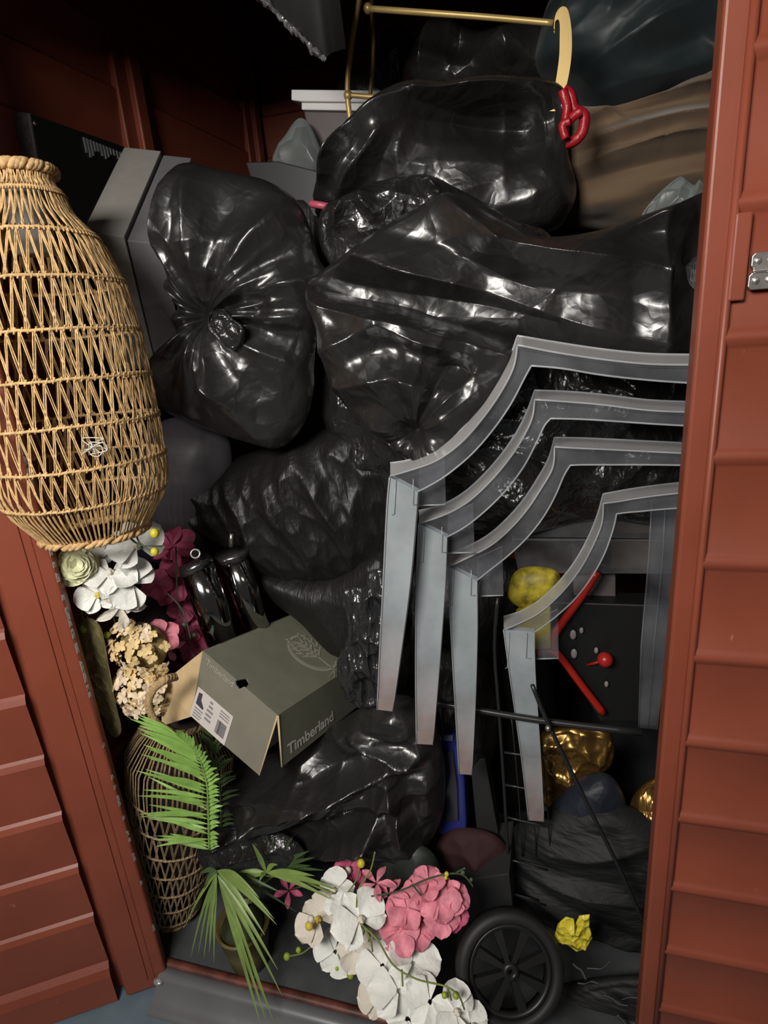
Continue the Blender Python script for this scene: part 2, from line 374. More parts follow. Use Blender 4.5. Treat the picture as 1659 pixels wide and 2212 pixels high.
# threshold: galvanised sill with a red strip
g = MB(); pr = [(-.066, -.040), (-.064, -.036), (-.052, -.033), (-.032, -.024), (-.018, -.004), (-.012, .003), (0.0, .005), (.012, .003), (.014, -.02)]
g.strip([(-.835, a, z) for a, z in pr], [(1.10, a, z) for a, z in pr]); g.add([(-.835, a, z) for a, z in pr], [list(range(len(pr)))])
struct(g.build('trim_1', GALV, None))
g = MB(); pr = [(.010, .0), (.011, .0085), (.018, .0095), (.026, .0085), (.028, .0)]
g.strip([(-.86, a, z) for a, z in pr], [(1.10, a, z) for a, z in pr])
struct(g.build('trim_2', mat('worn_red_sill_paint', (.13, .04, .028), .5, var=.5, vscale=25), None))
g = MB(); g.ball((-.828, -.020, .000), .006, 14, 10, (2., 1.4, .8)); struct(g.build('trim_3', mat('bright_sill_corner', (.5, .5, .5), .2, metal=.6), None))
# left door, swung open past the jamb
HG = np.array([-.8265, 0, 0.]); ang = math.radians(57)
DU = np.array([-math.sin(ang), -math.cos(ang), 0]); DN = np.array([math.cos(ang), -math.sin(ang), 0])   # DN faces the camera side
def D3(u, z, n): return HG+DU*u+DN*n+np.array([0, 0, z])
d1 = bpy.data.objects.new('door_1', None); COL.objects.link(d1); d1.location = HG; struct(d1)
g = MB()
def dbox(u0, u1, z0, z1, n0, n1): g.hexa([D3(u0, z0, n0), D3(u1, z0, n0), D3(u1, z0, n1), D3(u0, z0, n1), D3(u0, z1, n0), D3(u1, z1, n0), D3(u1, z1, n1), D3(u0, z1, n1)])
dbox(-.004, .086, -.032, 1.9, -.03, .002)
o = bevel(g.build('stile', RED, d1, False), .006, 3)
g = MB(); dbox(.034, .0395, .0, 1.88, .0, .0045); dbox(.020, .0225, .0, 1.88, .0, .0035); bevel(g.build('pressed_bead', RED, d1, False), .0015)
g = MB(); dbox(.75, .84, -.032, 1.9, -.03, .002); bevel(g.build('stile', RED, d1, False), .006, 3)
g = MB()
zb = [.072+.1345*k for k in range(14)]
pr = [(-.016, -.034), (.000, -.034)]
pr += [(.000, .040), (-.006, .058), (-.016, .070)]
for z in zb[1:]:
    pr += [(-.006, z-.010), (-.011, z+.001), (-.016, z+.006)]
pr += [(-.016, 1.9)]
g.strip([D3(.104, z, n) for n, z in pr], [D3(.80, z, n) for n, z in pr][:])
g.strip([D3(.80, z, -.03) for n, z in pr], [D3(.104, z, -.03) for n, z in pr])
g.build('slat_panel', RED, d1, False)
g = MB(); dbox(.084, .106, -.03, 1.9, -.034, -.028); g.build('groove', RED, d1, False)
g = MB()
rr = random.Random(3)
for k in range(60):
    z = rr.uniform(.1, 1.33) if k > 30 else rr.uniform(.75, 1.2); g.hexa([D3(-.0047, z, -.0005-.004*rr.random()), D3(-.001, z, .0026), D3(-.001, z+.004+.012*rr.random(), .0026), D3(-.0047, z+.01, -.001)] + [D3(-.0046, z, -.004), D3(-.002, z, .0024), D3(-.002, z+.005, .0024), D3(-.0046, z+.008, -.004)])
g.build('chipped_edge', mat('bare_metal_chips', (.34, .30, .27), .6), d1, False)
# right door, closed
d2 = bpy.data.objects.new('door_2', None); COL.objects.link(d2); d2.location = (.143, 0, 0); struct(d2)
g = MB(); g.box((.143, -.012, -.03), (.168, .02, 1.93)); bevel(g.build('stile', RED, d2, False), .004, 3)
g = MB(); g.tube([(.168, -.016, -.03), (.168, -.016, 1.93)], .0045, 8); g.build('rolled_bead', RED, d2)
g = MB(); g.box((.168, -.0215, 1.337), (.1835, -.0135, 1.42)); bevel(g.build('stop_tab', RED, d2, False), .002)
g = MB(); pr = [(-.012, -.03)]
for k in range(-2, 15):
    z = 1.299-.1292*k*1.0
    if 0 < z < 1.9: pr.append((z,))
zs = sorted([x[0] for x in pr[1:]]); pr = [(-.0125, -.03)]
for z in zs: pr += [(-.0125, z-.012), (-.0150, z-.008), (-.0195, z-.002), (-.0200, z+.003), (-.0165, z+.009), (-.0125, z+.013)]
pr += [(-.0125, 1.93)]
g.strip([(.169, n, z) for n, z in pr], [(1.10, n, z) for n, z in pr])
g.strip([(1.10, .01, z) for n, z in pr], [(.169, .01, z) for n, z in pr]); g.build('slat_panel', RED, d2, True)
def octa(x0, x1, z0, z1, c): return [(x0+c, z0), (x1-c, z0), (x1, z0+c), (x1, z1-c), (x1-c, z1), (x0+c, z1), (x0, z1-c), (x0, z0+c)]
hx = P(1609, 588, 0)
zh = hx[2]
g = MB()
g.slab([(x, -.024, z) for x, z in octa(.1855, .262, zh+.0015, zh+.017, .003)], (0, .006, 0)); g.slab([(x, -.024, z) for x, z in octa(.1845, .262, zh-.018, zh-.0015, .003)], (0, .006, 0))
g.tube([(.187, -.025, zh), (.262, -.025, zh)], .0022, 8)
bevel(g.build('hasp', STEEL, d2, False), .001)
g = MB()
for x in (.191, .203, .225, .247):
    for z in (zh+.009, zh-.0095): g.ball((x, -.0245, z), .0036, 8, 6, (1, .4, 1))
g.build('rivet', STEEL, d2)

# ------------------------------------------------------------------ black bags and cloths
# filler mass low and behind, so that nothing above floats
pillow('bin_bag', [(560, 1420), (700, 1330), (860, 1220), (1080, 1200), (1180, 1300), (1180, 1700), (1000, 1740), (800, 1760), (600, 1740), (540, 1600)], .56, .13, BAGM, seed=31, N=90, K=50,
       label='dull black bag in the dark at the back, behind the shoe box', cat='bag')
pillow('bin_bag', [(700, 760), (860, 740), (1100, 720), (1500, 740), (1560, 900), (1540, 1120), (1300, 1120), (1120, 1150), (980, 1140), (860, 1080), (760, 1000), (690, 880)], .42, .10, BAGC, seed=12,
       fac=((.10, .03, 1, 0), (.045, .012, 1.5, .5)), folds=[(1000, 860, 1120, 890, .03, 14), (880, 900, 1010, 1010, .03, 20), (1080, 940, 1300, 1000, .02, 20)],
       label='crumpled black bag seen through the clear chairs', cat='bag')
pillow('bin_bag', [(480, 440), (540, 380), (640, 400), (720, 440), (800, 640), (800, 900), (700, 1050), (560, 1000), (500, 800)], .66, .10, BAGM, seed=71, N=90, K=50,
       label='black bag in the dark gap behind the knotted bag', cat='bag')
pillow('bin_bag', [(660, 460), (900, 380), (1250, 400), (1560, 420), (1600, 800), (1300, 900), (900, 860), (700, 700)], .74, .08, BAGM, seed=72, N=90, K=50,
       label='black bag filling the gap behind the big centre bag', cat='bag')
# back row
pillow('bin_bag', [(870, 200), (890, 130), (915, 75), (960, 52), (1010, 70), (1060, 85), (1130, 75), (1190, 60), (1230, 110), (1230, 190), (1150, 230), (1000, 240), (900, 240)], .80, .12, BAGS, seed=5,
       fac=((.14, .04, .6, .2), (.06, .01, 1, 0)), folds=[(950, 60, 930, 190, .05, 18), (1090, 80, 1110, 190, .03, 25), (1010, 80, 990, 180, -.04, 20)],
       label='black bag at the top rear, behind the gold rack', cat='bag')
pillow('bin_bag', [(800, 200), (815, 130), (840, 75), (870, 62), (895, 95), (910, 150), (900, 200), (850, 230)], .95, .08, BAGM, seed=6, N=100, K=50, fac=((.06, .02, 1, 0),), jag=.003,
       label='small crumpled black bag in the dark between the gold rack uprights', cat='bag')
pillow('bin_bag', [(735, 190), (790, 165), (850, 160), (900, 190), (900, 240), (735, 240)], .98, .08, BAGM, seed=8, N=90, K=50, fac=((.08, .01, 1, 0),),
       label='dull black bag just above the pale crate', cat='bag')
pillow('sleeping_bag', [(1150, 150), (1165, 70), (1195, -10), (1250, -80), (1450, -110), (1640, -60), (1640, 190), (1530, 200), (1400, 250), (1290, 262), (1230, 215), (1180, 185)], .74, .13, TEAL, seed=9, p=3,
       fac=((.16, .018, 3, .6),), folds=[(1240, 210, 1500, 40, .03, 24), (1200, 150, 1450, -30, .025, 20), (1270, 245, 1520, 170, .03, 20), (1350, 150, 1470, 80, .025, 14), (1300, 100, 1360, -20, .02, 14), (1190, 110, 1250, 20, .02, 12)],
       label='dark teal padded cloth bundle in the top right corner', cat='bedding')
pillow('cushion', [(1180, 240), (1290, 262), (1400, 235), (1500, 180), (1600, 150), (1640, 300), (1600, 470), (1500, 500), (1300, 500), (1215, 470), (1190, 360)], .60, .14, BROWN, seed=10, p=3,
       fac=((.2, .012, 3, .15),), folds=[(1250, 300, 1540, 225, .06, 12), (1240, 345, 1540, 290, .06, 10), (1230, 385, 1540, 320, .05, 10), (1300, 262, 1520, 205, .02, 8), (1250, 360, 1400, 350, -.02, 12), (1380, 420, 1550, 395, .012, 16)],
       label='brown fabric cushion below the teal cloth bundle', cat='cushion')
t = empty('bin_bag', P(960, 440, .46), 'black bag with red drawstring beside the brown cushion', 'bag')
pillow('sack', [(690, 470), (705, 410), (735, 350), (780, 290), (830, 235), (900, 200), (980, 195), (1070, 178), (1150, 172), (1215, 190), (1230, 250), (1228, 330), (1245, 400), (1235, 450), (1190, 500), (1050, 520), (900, 470), (780, 470)], .46, .085, BAGS, t, seed=11, p=4,
       fac=((.16, .03, 1.5, .5), (.06, .008, 1, 0)), folds=[(730, 420, 800, 310, .05, 30), (790, 320, 925, 240, .06, 34), (915, 240, 1150, 205, .075, 22), (930, 290, 1180, 262, -.06, 26), (925, 250, 880, 420, .02, 30), (930, 260, 1100, 380, .02, 60), (720, 440, 800, 320, .035, 10), (760, 450, 860, 330, .03, 9), (920, 260, 1150, 250, -.05, 22), (1090, 320, 1180, 300, -.05, 40)])
g = MB()
for q, (pp, rr_) in enumerate([([(1218, 195), (1232, 205), (1240, 235), (1262, 250), (1258, 285), (1240, 305), (1222, 310)], .008), ([(1215, 195), (1225, 230), (1222, 265), (1240, 250), (1255, 240)], .007), ([(1222, 300), (1215, 270), (1232, 262)], .006)]):
    g.tube(catmull([P(a, b, .34-.01*q) for a, b in pp], 5), rr_, 8)
g.build('drawstring', REDT, t)
g = MB(); g.tube(catmull([P(672, 440, .33), P(690, 443, .325), P(712, 447, .33)], 4), .006, 8); g.build('tie', PINKT, t, label='pink tie end')
# tied bag on the left
t = empty('bin_bag', P(520, 950, .3), 'black bag knotted in the middle, beside the grey lidded box', 'bag')
pillow('sack', [(392, 372), (415, 352), (455, 362), (520, 376), (580, 392), (640, 432), (672, 500), (690, 560), (720, 610), (700, 690), (680, 760), (676, 850), (655, 920), (610, 965), (560, 960), (450, 925), (370, 890), (318, 850), (322, 800), (375, 760), (395, 700), (385, 600), (380, 480)], .32, .085, BAGS, t, seed=21, p=3.2, N=260, K=130,
       knot=(468, 682), pleats=22, pamp=.021, fac=((.13, .022, 1, .3), (.05, .006, 1, 0)), folds=[(400, 370, 400, 560, .04, 14), (450, 370, 470, 560, .03, 20), (640, 440, 520, 600, .03, 24), (700, 600, 560, 640, .03, 18), (480, 790, 540, 860, .03, 20), (620, 640, 560, 700, -.02, 20)])
pillow('knot', [(452, 690), (462, 672), (485, 668), (505, 690), (525, 705), (528, 735), (510, 755), (488, 748), (470, 728), (455, 712)], .235, .03, BAG, t, seed=22, N=80, K=40, knot=(478, 690), pleats=12, pamp=.008, fac=((.02, .006, 1, 0),))
# black bag below it
pillow('bin_bag', [(332, 1115), (370, 1075), (440, 1020), (520, 985), (640, 945), (760, 900), (840, 880), (880, 980), (880, 1120), (850, 1210), (760, 1255), (640, 1250), (560, 1225), (500, 1175), (420, 1140)], .44, .12, BAGM, seed=23,
       fac=((.09, .016, .5, .25), (.035, .006, .5, .3)), folds=[(350, 1105, 480, 1030, .03, 20), (620, 1030, 700, 1180, .015, 14), (700, 1000, 790, 1150, .02, 14), (380, 1080, 420, 1130, .015, 6)],
       label='wide dull black bag lying above the chrome tubes', cat='bag')
# crumpled bag above the big one
pillow('bin_bag', [(690, 500), (700, 450), (745, 425), (800, 398), (865, 382), (925, 378), (985, 405), (1050, 440), (1120, 480), (1180, 500), (1200, 560), (1100, 640), (900, 650), (760, 620), (705, 560)], .34, .06, BAGC, seed=24,
       fac=((.06, .022, 1, 0), (.03, .008, 1.4, .6)), folds=[(930, 380, 960, 420, .04, 10), (770, 430, 740, 510, .03, 10), (800, 430, 830, 470, .03, 8)],
       label='crinkled shiny black bag on top of the big centre bag', cat='bag')
# the big centre bag
pillow('bin_bag', [(668, 612), (700, 585), (750, 550), (830, 492), (905, 448), (965, 418), (1010, 436), (1080, 475), (1170, 512), (1290, 500), (1400, 462), (1480, 435), (1545, 425), (1560, 600), (1550, 780), (1440, 800), (1300, 785), (1130, 760), (1010, 735), (860, 720), (740, 690), (690, 650)], .27, .085, BAGS, seed=25, N=300, K=150, p=3,
       fac=((.17, .020, 2.2, -.35), (.07, .007, 1.6, .3)),
       folds=[(672, 610, 965, 422, .035, 26), (965, 424, 1120, 560, .035, 24), (1090, 530, 1430, 590, .05, 22), (800, 560, 1000, 620, .045, 22), (1000, 620, 1430, 740, .035, 40), (720, 600, 1200, 690, -.035, 30), (1180, 515, 1430, 465, .02, 18), (1000, 560, 1200, 640, -.02, 30), (1250, 560, 1500, 480, -.02, 40), (1430, 470, 1420, 750, .03, 22), (1440, 560, 1540, 600, -.06, 40)],
       label='big smooth black bag stretched across the centre of the pile', cat='bag')
pillow('bin_bag', [(670, 618), (720, 632), (800, 648), (900, 668), (1000, 700), (1120, 735), (1130, 780), (1080, 860), (1020, 930), (985, 1000), (930, 1030), (880, 990), (820, 940), (760, 885), (720, 820), (700, 760), (685, 690)], .22, .085, BAGS, seed=26, N=240, K=120,
       knot=(905, 925), pleats=14, pamp=.012, fac=((.10, .022, 1.3, -.4), (.04, .006, 1, 0)),
       folds=[(676, 625, 1115, 738, .05, 22), (700, 760, 850, 700, .03, 26), (850, 700, 1020, 760, .04, 22), (720, 830, 900, 800, .03, 22), (870, 790, 960, 830, .03, 20), (960, 780, 1040, 800, -.03, 25)],
       label='black bag with a gathered neck hanging under the big centre bag', cat='bag')
pillow('bin_bag', [(560, 1235), (700, 1240), (840, 1180), (860, 1300), (850, 1400), (740, 1420), (650, 1340), (590, 1290)], .40, .06, BAGM, seed=27, N=100, K=60, label='dark bag wedged behind the open shoe box', cat='bag')
pillow('plastic_sheet', [(742, 1280), (790, 1262), (800, 1235), (845, 1230), (862, 1320), (858, 1430), (838, 1500), (800, 1530), (745, 1505), (728, 1430), (755, 1370)], .17, .022, THIN, seed=28, N=140, K=80, jag=.003,
       fac=((.04, .016, .6, .1), (.02, .006, .6, 0)), label='crinkled smoky grey plastic hanging beside the first clear leg', cat='plastic')
t = empty('bin_bag', P(700, 1835, .18), 'shiny black bag under the open shoe box', 'bag')
pillow('sack', [(470, 1690), (492, 1650), (560, 1640), (615, 1615), (700, 1580), (780, 1530), (860, 1500), (930, 1540), (960, 1650), (955, 1760), (915, 1830), (850, 1850), (760, 1838), (700, 1815), (600, 1812), (530, 1780), (485, 1735)], .22, .08, BAGS, t, seed=29, p=3, N=260, K=130,
       fac=((.085, .042, 1.5, .15), (.035, .010, 1.5, .2)), folds=[(560, 1700, 930, 1590, .055, 18), (620, 1800, 820, 1740, .055, 14), (500, 1665, 700, 1650, .04, 14), (780, 1560, 900, 1600, .04, 12), (860, 1640, 900, 1800, .04, 16), (480, 1700, 600, 1760, .03, 14), (580, 1680, 620, 1740, .03, 14), (700, 1690, 760, 1660, .03, 12), (560, 1745, 900, 1700, -.04, 18), (820, 1740, 860, 1640, .03, 20)])
pillow('loose_corner', [(425, 1835), (445, 1800), (500, 1785), (560, 1795), (620, 1805), (660, 1850), (600, 1880), (520, 1875), (450, 1875)], .12, .035, BAG, t, seed=30, N=110, K=60, fac=((.05, .018, 1.5, 0),), folds=[(440, 1820, 510, 1800, .02, 8), (500, 1830, 600, 1815, .02, 8)])
pillow('bin_bag', [(845, 1440), (900, 1380), (960, 1400), (1060, 1440), (1070, 1620), (1000, 1680), (940, 1640), (860, 1560)], .34, .06, BAGM, seed=33, N=100, K=60, fac=((.06, .02, 1, 0),),
       label='dark bag behind the tips of the clear chair legs', cat='bag')
pillow('folded_tarpaulin', [(1100, 1800), (1190, 1750), (1310, 1730), (1420, 1770), (1500, 1800), (1500, 2010), (1380, 2030), (1280, 1990), (1180, 1975), (1110, 1910)], .32, .07, TARP, seed=34, N=180, K=90,
       fac=((.1, .02, 3, -.35),), folds=[(1110, 1870, 1390, 1990, .03, 12), (1110, 1830, 1380, 1890, .025, 12), (1150, 1950, 1380, 2005, .02, 10), (1190, 1800, 1380, 1790, .02, 16)],
       label='black folded tarpaulin in the trolley above the wheel', cat='tarpaulin')
pillow('padded_pouch', [(1180, 1760), (1215, 1715), (1260, 1680), (1310, 1672), (1345, 1710), (1350, 1770), (1300, 1800), (1220, 1800)], .34, .05, NAVY, seed=35, N=100, K=60, fac=((.04, .008, 1, 0),),
       label='navy padded pouch under the gold foil bag', cat='pouch')
pillow('foil_bag', [(1165, 1590), (1210, 1570), (1300, 1572), (1325, 1600), (1320, 1650), (1270, 1672), (1235, 1700), (1210, 1745), (1175, 1735), (1160, 1660)], .40, .04, GFOIL, seed=36, N=110, K=70, fac=((.04, .02, 1, .5), (.02, .006, 1, 0)),
       label='crumpled gold foil bag behind the black diagonal rod', cat='foil bag')
pillow('foil_bag', [(1360, 1740), (1385, 1700), (1430, 1680), (1480, 1720), (1480, 1820), (1420, 1830), (1355, 1810)], .36, .04, GFOIL, seed=37, N=100, K=60, fac=((.03, .02, .6, .1), (.015, .006, .5, 0)),
       label='bronze foil wrapping at the edge of the closed right door', cat='foil bag')
pillow('polythene_bag', [(1385, 470), (1420, 420), (1465, 383), (1482, 388), (1500, 400), (1512, 388), (1530, 420), (1530, 500), (1430, 480)], .30, .02, POLY, seed=38, N=90, K=50, fac=((.03, .01, .5, -.6),),
       label='grey translucent polythene tip poking up by the brown cushion', cat='plastic')
pillow('bin_bag', [(1380, 560), (1440, 540), (1560, 520), (1570, 760), (1430, 770), (1400, 640)], .30, .05, BAGM, seed=39, N=90, K=50, label='dark bag tucked behind the edge of the closed right door', cat='bag')
pillow('polythene_bag', [(590, 350), (620, 290), (650, 255), (680, 290), (700, 370), (640, 390)], .66, .03, POLY, seed=40, N=80, K=40, fac=((.04, .01, 1, 0),),
       label='dim translucent bag leaning against the left of the pale crate', cat='plastic')
pillow('cloth', [(370, 1240), (410, 1190), (450, 1210), (480, 1320), (480, 1440), (440, 1480), (350, 1400)], .36, .05, MAGD, seed=41, N=90, K=50, fac=((.05, .012, 1, 0),),
       label='deep magenta cloth behind the pink blossoms', cat='cloth')
pillow('vase', [(330, 930), (400, 900), (480, 925), (500, 1010), (470, 1100), (430, 1190), (300, 1210), (290, 1060)], .40, .10, GREYB, seed=42, N=100, K=50, fac=(), p=2.2,
       label='smooth mauve grey container behind the woven lantern', cat='container')
pillow('cushion', [(280, 1260), (340, 1250), (380, 1300), (370, 1370), (300, 1390)], .32, .04, mat('dusky_cloth', (.05, .035, .04), .8), seed=43, N=60, K=30, fac=(), label='dusky padded shape between the white orchids and pink blossoms', cat='cushion')
# film hanging from the roof
t = empty('plastic_film', (XL+.5, 1.1, 2.0), 'black shiny film hanging below the roof at the top left', 'film')
a_ = [P(520, -40, .36), P(600, 30, .35), P(650, 80, .34), P(695, 122, .33), P(720, 112, .34), P(748, 104, .36)]
a_ = catmull(a_, 10); rs = np.random.RandomState(4)
lo = [p+np.array([0, rs.normal()*.002, rs.normal()*.002]) for p in a_]; hi = [p+np.array([0, .16, .0])+np.array([.05, 0, .30]) for p in a_]
g = MB(); g.strip(a_, [p+np.array([-.02, .03, .22]) for p in a_]); o = g.build('sheet', mat('dull_black_film', (.008, .007, .006), .8), t); so = o.modifiers.new('s', 'SOLIDIFY'); so.thickness = .002
g = MB(); hm = [p for p in lo[:len(lo)*3//5+2]]
g.tube(hm, [.0035+.003*rs.rand() for _ in hm], 10); g.build('crumpled_hem', mat('shiny_hem', (.55, .55, .55), .15, spec=1., metal=.8, bumps=(('vor', 70, .012, (1, 1, 1)),)), t)

# ------------------------------------------------------------------ crate, rack, boxes, appliance at the top
t = empty('storage_crate', P(790, 400, .74), 'pale rimmed smoky storage crate behind the gold rack', 'crate')
def fr(pts, Y0, Y1, name, m, par, bv=.002, label=None):
    g = MB(); n = len(pts); A = [P(a, b, Y0) for a, b in pts]; g.slab(A, (0, Y1-Y0, 0)); return bevel(g.build(name, m, par, False, label), bv)
fr([(629, 193), (950, 196), (950, 222), (650, 219), (629, 216)], .68, 1.0, 'rim', WHITEP, t)
fr([(651, 216), (950, 219), (950, 242), (651, 237)], .69, .99, 'lower_rim', WHITEP, t)
fr([(655, 238), (950, 243), (950, 400), (690, 385), (678, 365)], .70, .98, 'body', MAUVE, t, .004)
fr([(530, 350), (600, 348), (695, 372), (690, 470), (560, 440)], .60, .75, 'media_box', BLK, None)
tag(bpy.data.objects['media_box'], 'small black box lying left of the pale crate', 'box')
t = empty('gold_rack', P(980, 300, .55), 'slim gold metal rack standing over the bags at the top', 'rack')
def tb(pts, Y, r, name, m, par, n=8, per=6):
    g = MB(); Ys = Y if isinstance(Y, (list, tuple)) else [Y]*len(pts)
    g.tube(catmull([P(a, b, y) for (a, b), y in zip(pts, Ys)], per), r, n); return g.build(name, m, par)
tb([(785, -60), (772, 20), (760, 90), (752, 160), (751, 210), (756, 260), (756, 320)], .50, .0052, 'upright', GOLD, t)
tb([(802, -60), (803, 20), (806, 90), (804, 150), (800, 205)], .62, .0042, 'upright', GOLD, t)
tb([(790, 18), (900, 26), (1050, 37), (1195, 50)], [.50, .48, .47, .452], .0050, 'crossbar', GOLD, t)
tb([(750, 205), (860, 214), (980, 226)], [.50, .50, .50], .0045, 'crossbar', GOLD, t)
g = MB()
A = catmull([P(a, b, .45) for a, b in [(1196, 60), (1200, 32), (1212, 15), (1226, 20), (1234, 60), (1235, 110), (1229, 160), (1218, 205), (1205, 240)]], 6)
B = catmull([P(a, b, .45) for a, b in [(1198, 66), (1199, 48), (1205, 42), (1209, 50), (1209, 80), (1208, 120), (1203, 160), (1195, 205), (1182, 240)]], 6)
g.strip(A, B); g.strip([b+np.array([0, .012, 0]) for b in B], [a+np.array([0, .012, 0]) for a in A]); g.strip(B, [b+np.array([0, .012, 0]) for b in B]); g.strip([a+np.array([0, .012, 0]) for a in A], A)
g.build('hoop', GOLD, t)
for a_, b_ in ((752, 206), (795, 18)):
    g = MB(); g.ball(P(a_, b_, .50), .0085, 12, 8); g.build('joint', GOLD, t)
# dark appliance against the left wall
XA = -.955
t = empty('appliance', PX(180, 600, XA), 'flat black metal appliance with grey edge and pale vent slots by the left wall', 'appliance')
q0, q1 = PX(66, 246, XA), PX(330, 338, XA)
zt = (q0[2]+q1[2])/2
g = MB(); g.hexa([(XA, q0[1], 1.0), (XA-.035, q0[1], 1.0), (XA-.035, q1[1]+.2, 1.0), (XA, q1[1]+.2, 1.0), (XA, q0[1], q0[2]), (XA-.035, q0[1], q0[2]), (XA-.035, q1[1]+.2, q1[2]), (XA, q1[1]+.2, q1[2])])
g.build('casing', mat('dark_green_black_enamel', (.008, .010, .009), .45), t, False)
g = MB(); Yq = q0[1]-.004
A = [P(a, b, Yq) for a, b in [(-60, 262), (18, 258), (28, 268), (48, 372), (84, 372), (62, 243), (20, 240), (-60, 238)]]
g.slab(A, (0, .012, 0)); bevel(g.build('edge_frame', mat('speckled_grey_metal', (.11, .10, .098), .5, var=.35, vscale=160), t, False), .002)
g = MB(); A = [P(a, b, Yq+.008) for a, b in [(-60, 255), (25, 258), (50, 400), (-60, 400)]]; g.slab(A, (0, .01, 0)); g.build('shaded_inside', HOLE, t, False)  # near-black slab put in for the shade inside the open case
g = MB(); g.ball(PX(75, 266, XA+.002), .004, 8, 6, (.5, 1, 1)); g.build('screw', STEEL, t)
g = MB()
for k in range(15):
    x = 178+k*7.2; y = 296+k*2.9; l = max(6, (34+10*math.sin(k*1.3)) * (1-k/19)); wd = 4.2-.14*k
    g.slab([PX(a, b, XA+.0008) for a, b in [(x, y), (x+wd, y+1.5), (x+wd+l*.2, y+l), (x+l*.2, y+l)]], (.002, 0, 0))
o = g.build('vent_slots', mat('pale_vent_paint', (.20, .21, .20), .5), t, False)
# grey lidded box
t = empty('lidded_box', P(300, 790, .3), 'tall grey cardboard box with a paler lid leaning behind the woven lantern', 'box')
YA, YT, YD = .26, .47, .42
def hex8(pts, m, name, par, bv=.0015):
    g = MB(); g.hexa(pts); return bevel(g.build(name, m, par, False), bv)
def L8(f0, f1, grow, nm, m):
    tl, tr = np.array([205., 512]), np.array([343., 527]); ul, ur = np.array([292., 328]), np.array([413., 341]); bl, br = np.array([268., 800]), np.array([412., 800])
    e = lambda a, b, f: a+(b-a)*f
    F0, F1 = e(tl, tr, f0), e(tl, tr, f1); U0, U1 = e(ul, ur, f0), e(ul, ur, f1); B0, B1 = e(bl, br, f0), e(bl, br, f1)
    g3 = np.array([0, -grow, grow])
    a, b, c, d = P(*F0, YA)+g3, P(*F1, YA)+g3, P(*U1, YT)+g3, P(*U0, YT)+g3
    e1, f1_ = P(*B0, YD)+g3*.3, P(*B1, YD)+g3*.3
    back = (d-a)
    return hex8([e1, f1_, f1_+back, e1+back, a, b, c, d], m, nm, t)
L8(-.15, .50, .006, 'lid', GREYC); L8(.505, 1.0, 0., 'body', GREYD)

# ------------------------------------------------------------------ woven jute lantern and net basket
def woven(name, label, cat, a0, a1, Y0, Y1, radii, rings, m, nstr=44, r=.0013, plain=(), handle=None, inner=None, seed=1, rimr=.006):
    A = P(*a0, Y0); B = P(*a1, Y1); ax = B-A; Ln = np.linalg.norm(ax); ax /= Ln
    e1 = np.cross(ax, [0, 1, 0]); e1 /= np.linalg.norm(e1); e2 = np.cross(ax, e1)
    t = empty(name, B, label, cat)
    mid = .5*(Y0+Y1); px = np.linalg.norm(P(300, 800, mid)-P(301, 800, mid))
    tv = [q[0] for q in radii]; rv = [q[1]*px for q in radii]
    def R(tt): return float(np.interp(tt, tv, rv))
    def pt(tt, a, dr=0.): rr_ = R(tt)+dr; return A+ax*Ln*tt+rr_*(math.cos(a)*e1+math.sin(a)*e2)
    rs = random.Random(seed); g = MB()
    ts = [0.0]+list(rings)+[1.0]
    for k in range(len(ts)-1):
        t0, t1 = ts[k], ts[k+1]; dense = k in plain
        nn = nstr*2 if dense else nstr
        for j in range(nn):
            a = 2*math.pi*(j+.3*rs.random())/nn; ww = 2*math.pi/nn
            for sgn in ((0,) if dense else (-1, 1)):
                b = a+sgn*ww*(.55+.12*rs.random())
                for dd in ((0, .35) if not dense else (0, .5)):
                    aa, bb = a+dd*ww*.4, b+dd*ww*.4
                    seg = 4
                    g.tube([pt(t0+(t1-t0)*s/seg, aa+(bb-aa)*s/seg, -.001+.002*rs.random()) for s in range(seg+1)], r*rs.uniform(.75, 1.15), 4, False)
    g.build('woven_strands', m, t)
    for q in rings:
        g = MB(); g.tube([pt(q, 2*math.pi*j/60, .001)+np.array([0, 0, rs.uniform(-.001, .001)]) for j in range(61)], r*2.0, 5, False)
        for j in range(nstr*2):
            a = 2*math.pi*j/(nstr*2); g.tube([pt(q-.008, a, .002), pt(q+.008, a+.03, .002)], r*1.2, 4)
        g.build('hoop', m, t)
    for q, rr_ in ((0., rimr), (1., rimr*.8)):
        g = MB()
        for s in (0, math.pi, math.pi/2):
            g.tube([pt(q, 2*math.pi*j/160, .004*math.cos(j*.55+s))+ax*.004*math.sin(j*.55+s) for j in range(161)], rr_*.55, 6, False)
        g.build('rim', m, t)
    return t, A, B, ax, e1, e2, pt
t, A_, B_, ax, e1, e2, pt = woven('lantern', 'tall woven jute lantern leaning in the doorway at the upper left', 'lantern', (42, 372), (208, 1148), .085, .055,
      [(0, 56), (.03, 52), (.06, 66), (.10, 72), (.18, 116), (.29, 143), (.44, 156), (.66, 160), (.84, 160), (.90, 146), (.95, 124), (1, 100)],
      (.055, .165, .285, .415, .54, .66, .775, .88), JUTE, 46, .00125, plain=(8,), rimr=.009, seed=3)
g = MB(); g.tube([A_+ax*.02-e1*.0, A_+ax*.115], .030, 20); g.build('lamp_holder', mat('pale_lamp_holder', (.28, .27, .25), .5), t)
g = MB(); q = P(205, 965, -.03)
rs_ = random.Random(5)
for k in range(5): g.tube(catmull([q+np.array([rs_.uniform(-.02, .02), rs_.uniform(-.006, .004), rs_.uniform(-.014, .014)]) for _ in range(5)], 5), .0009, 5)
g.build('clear_thread', mat('shiny_clear_thread', (.6, .57, .5), .2), t)
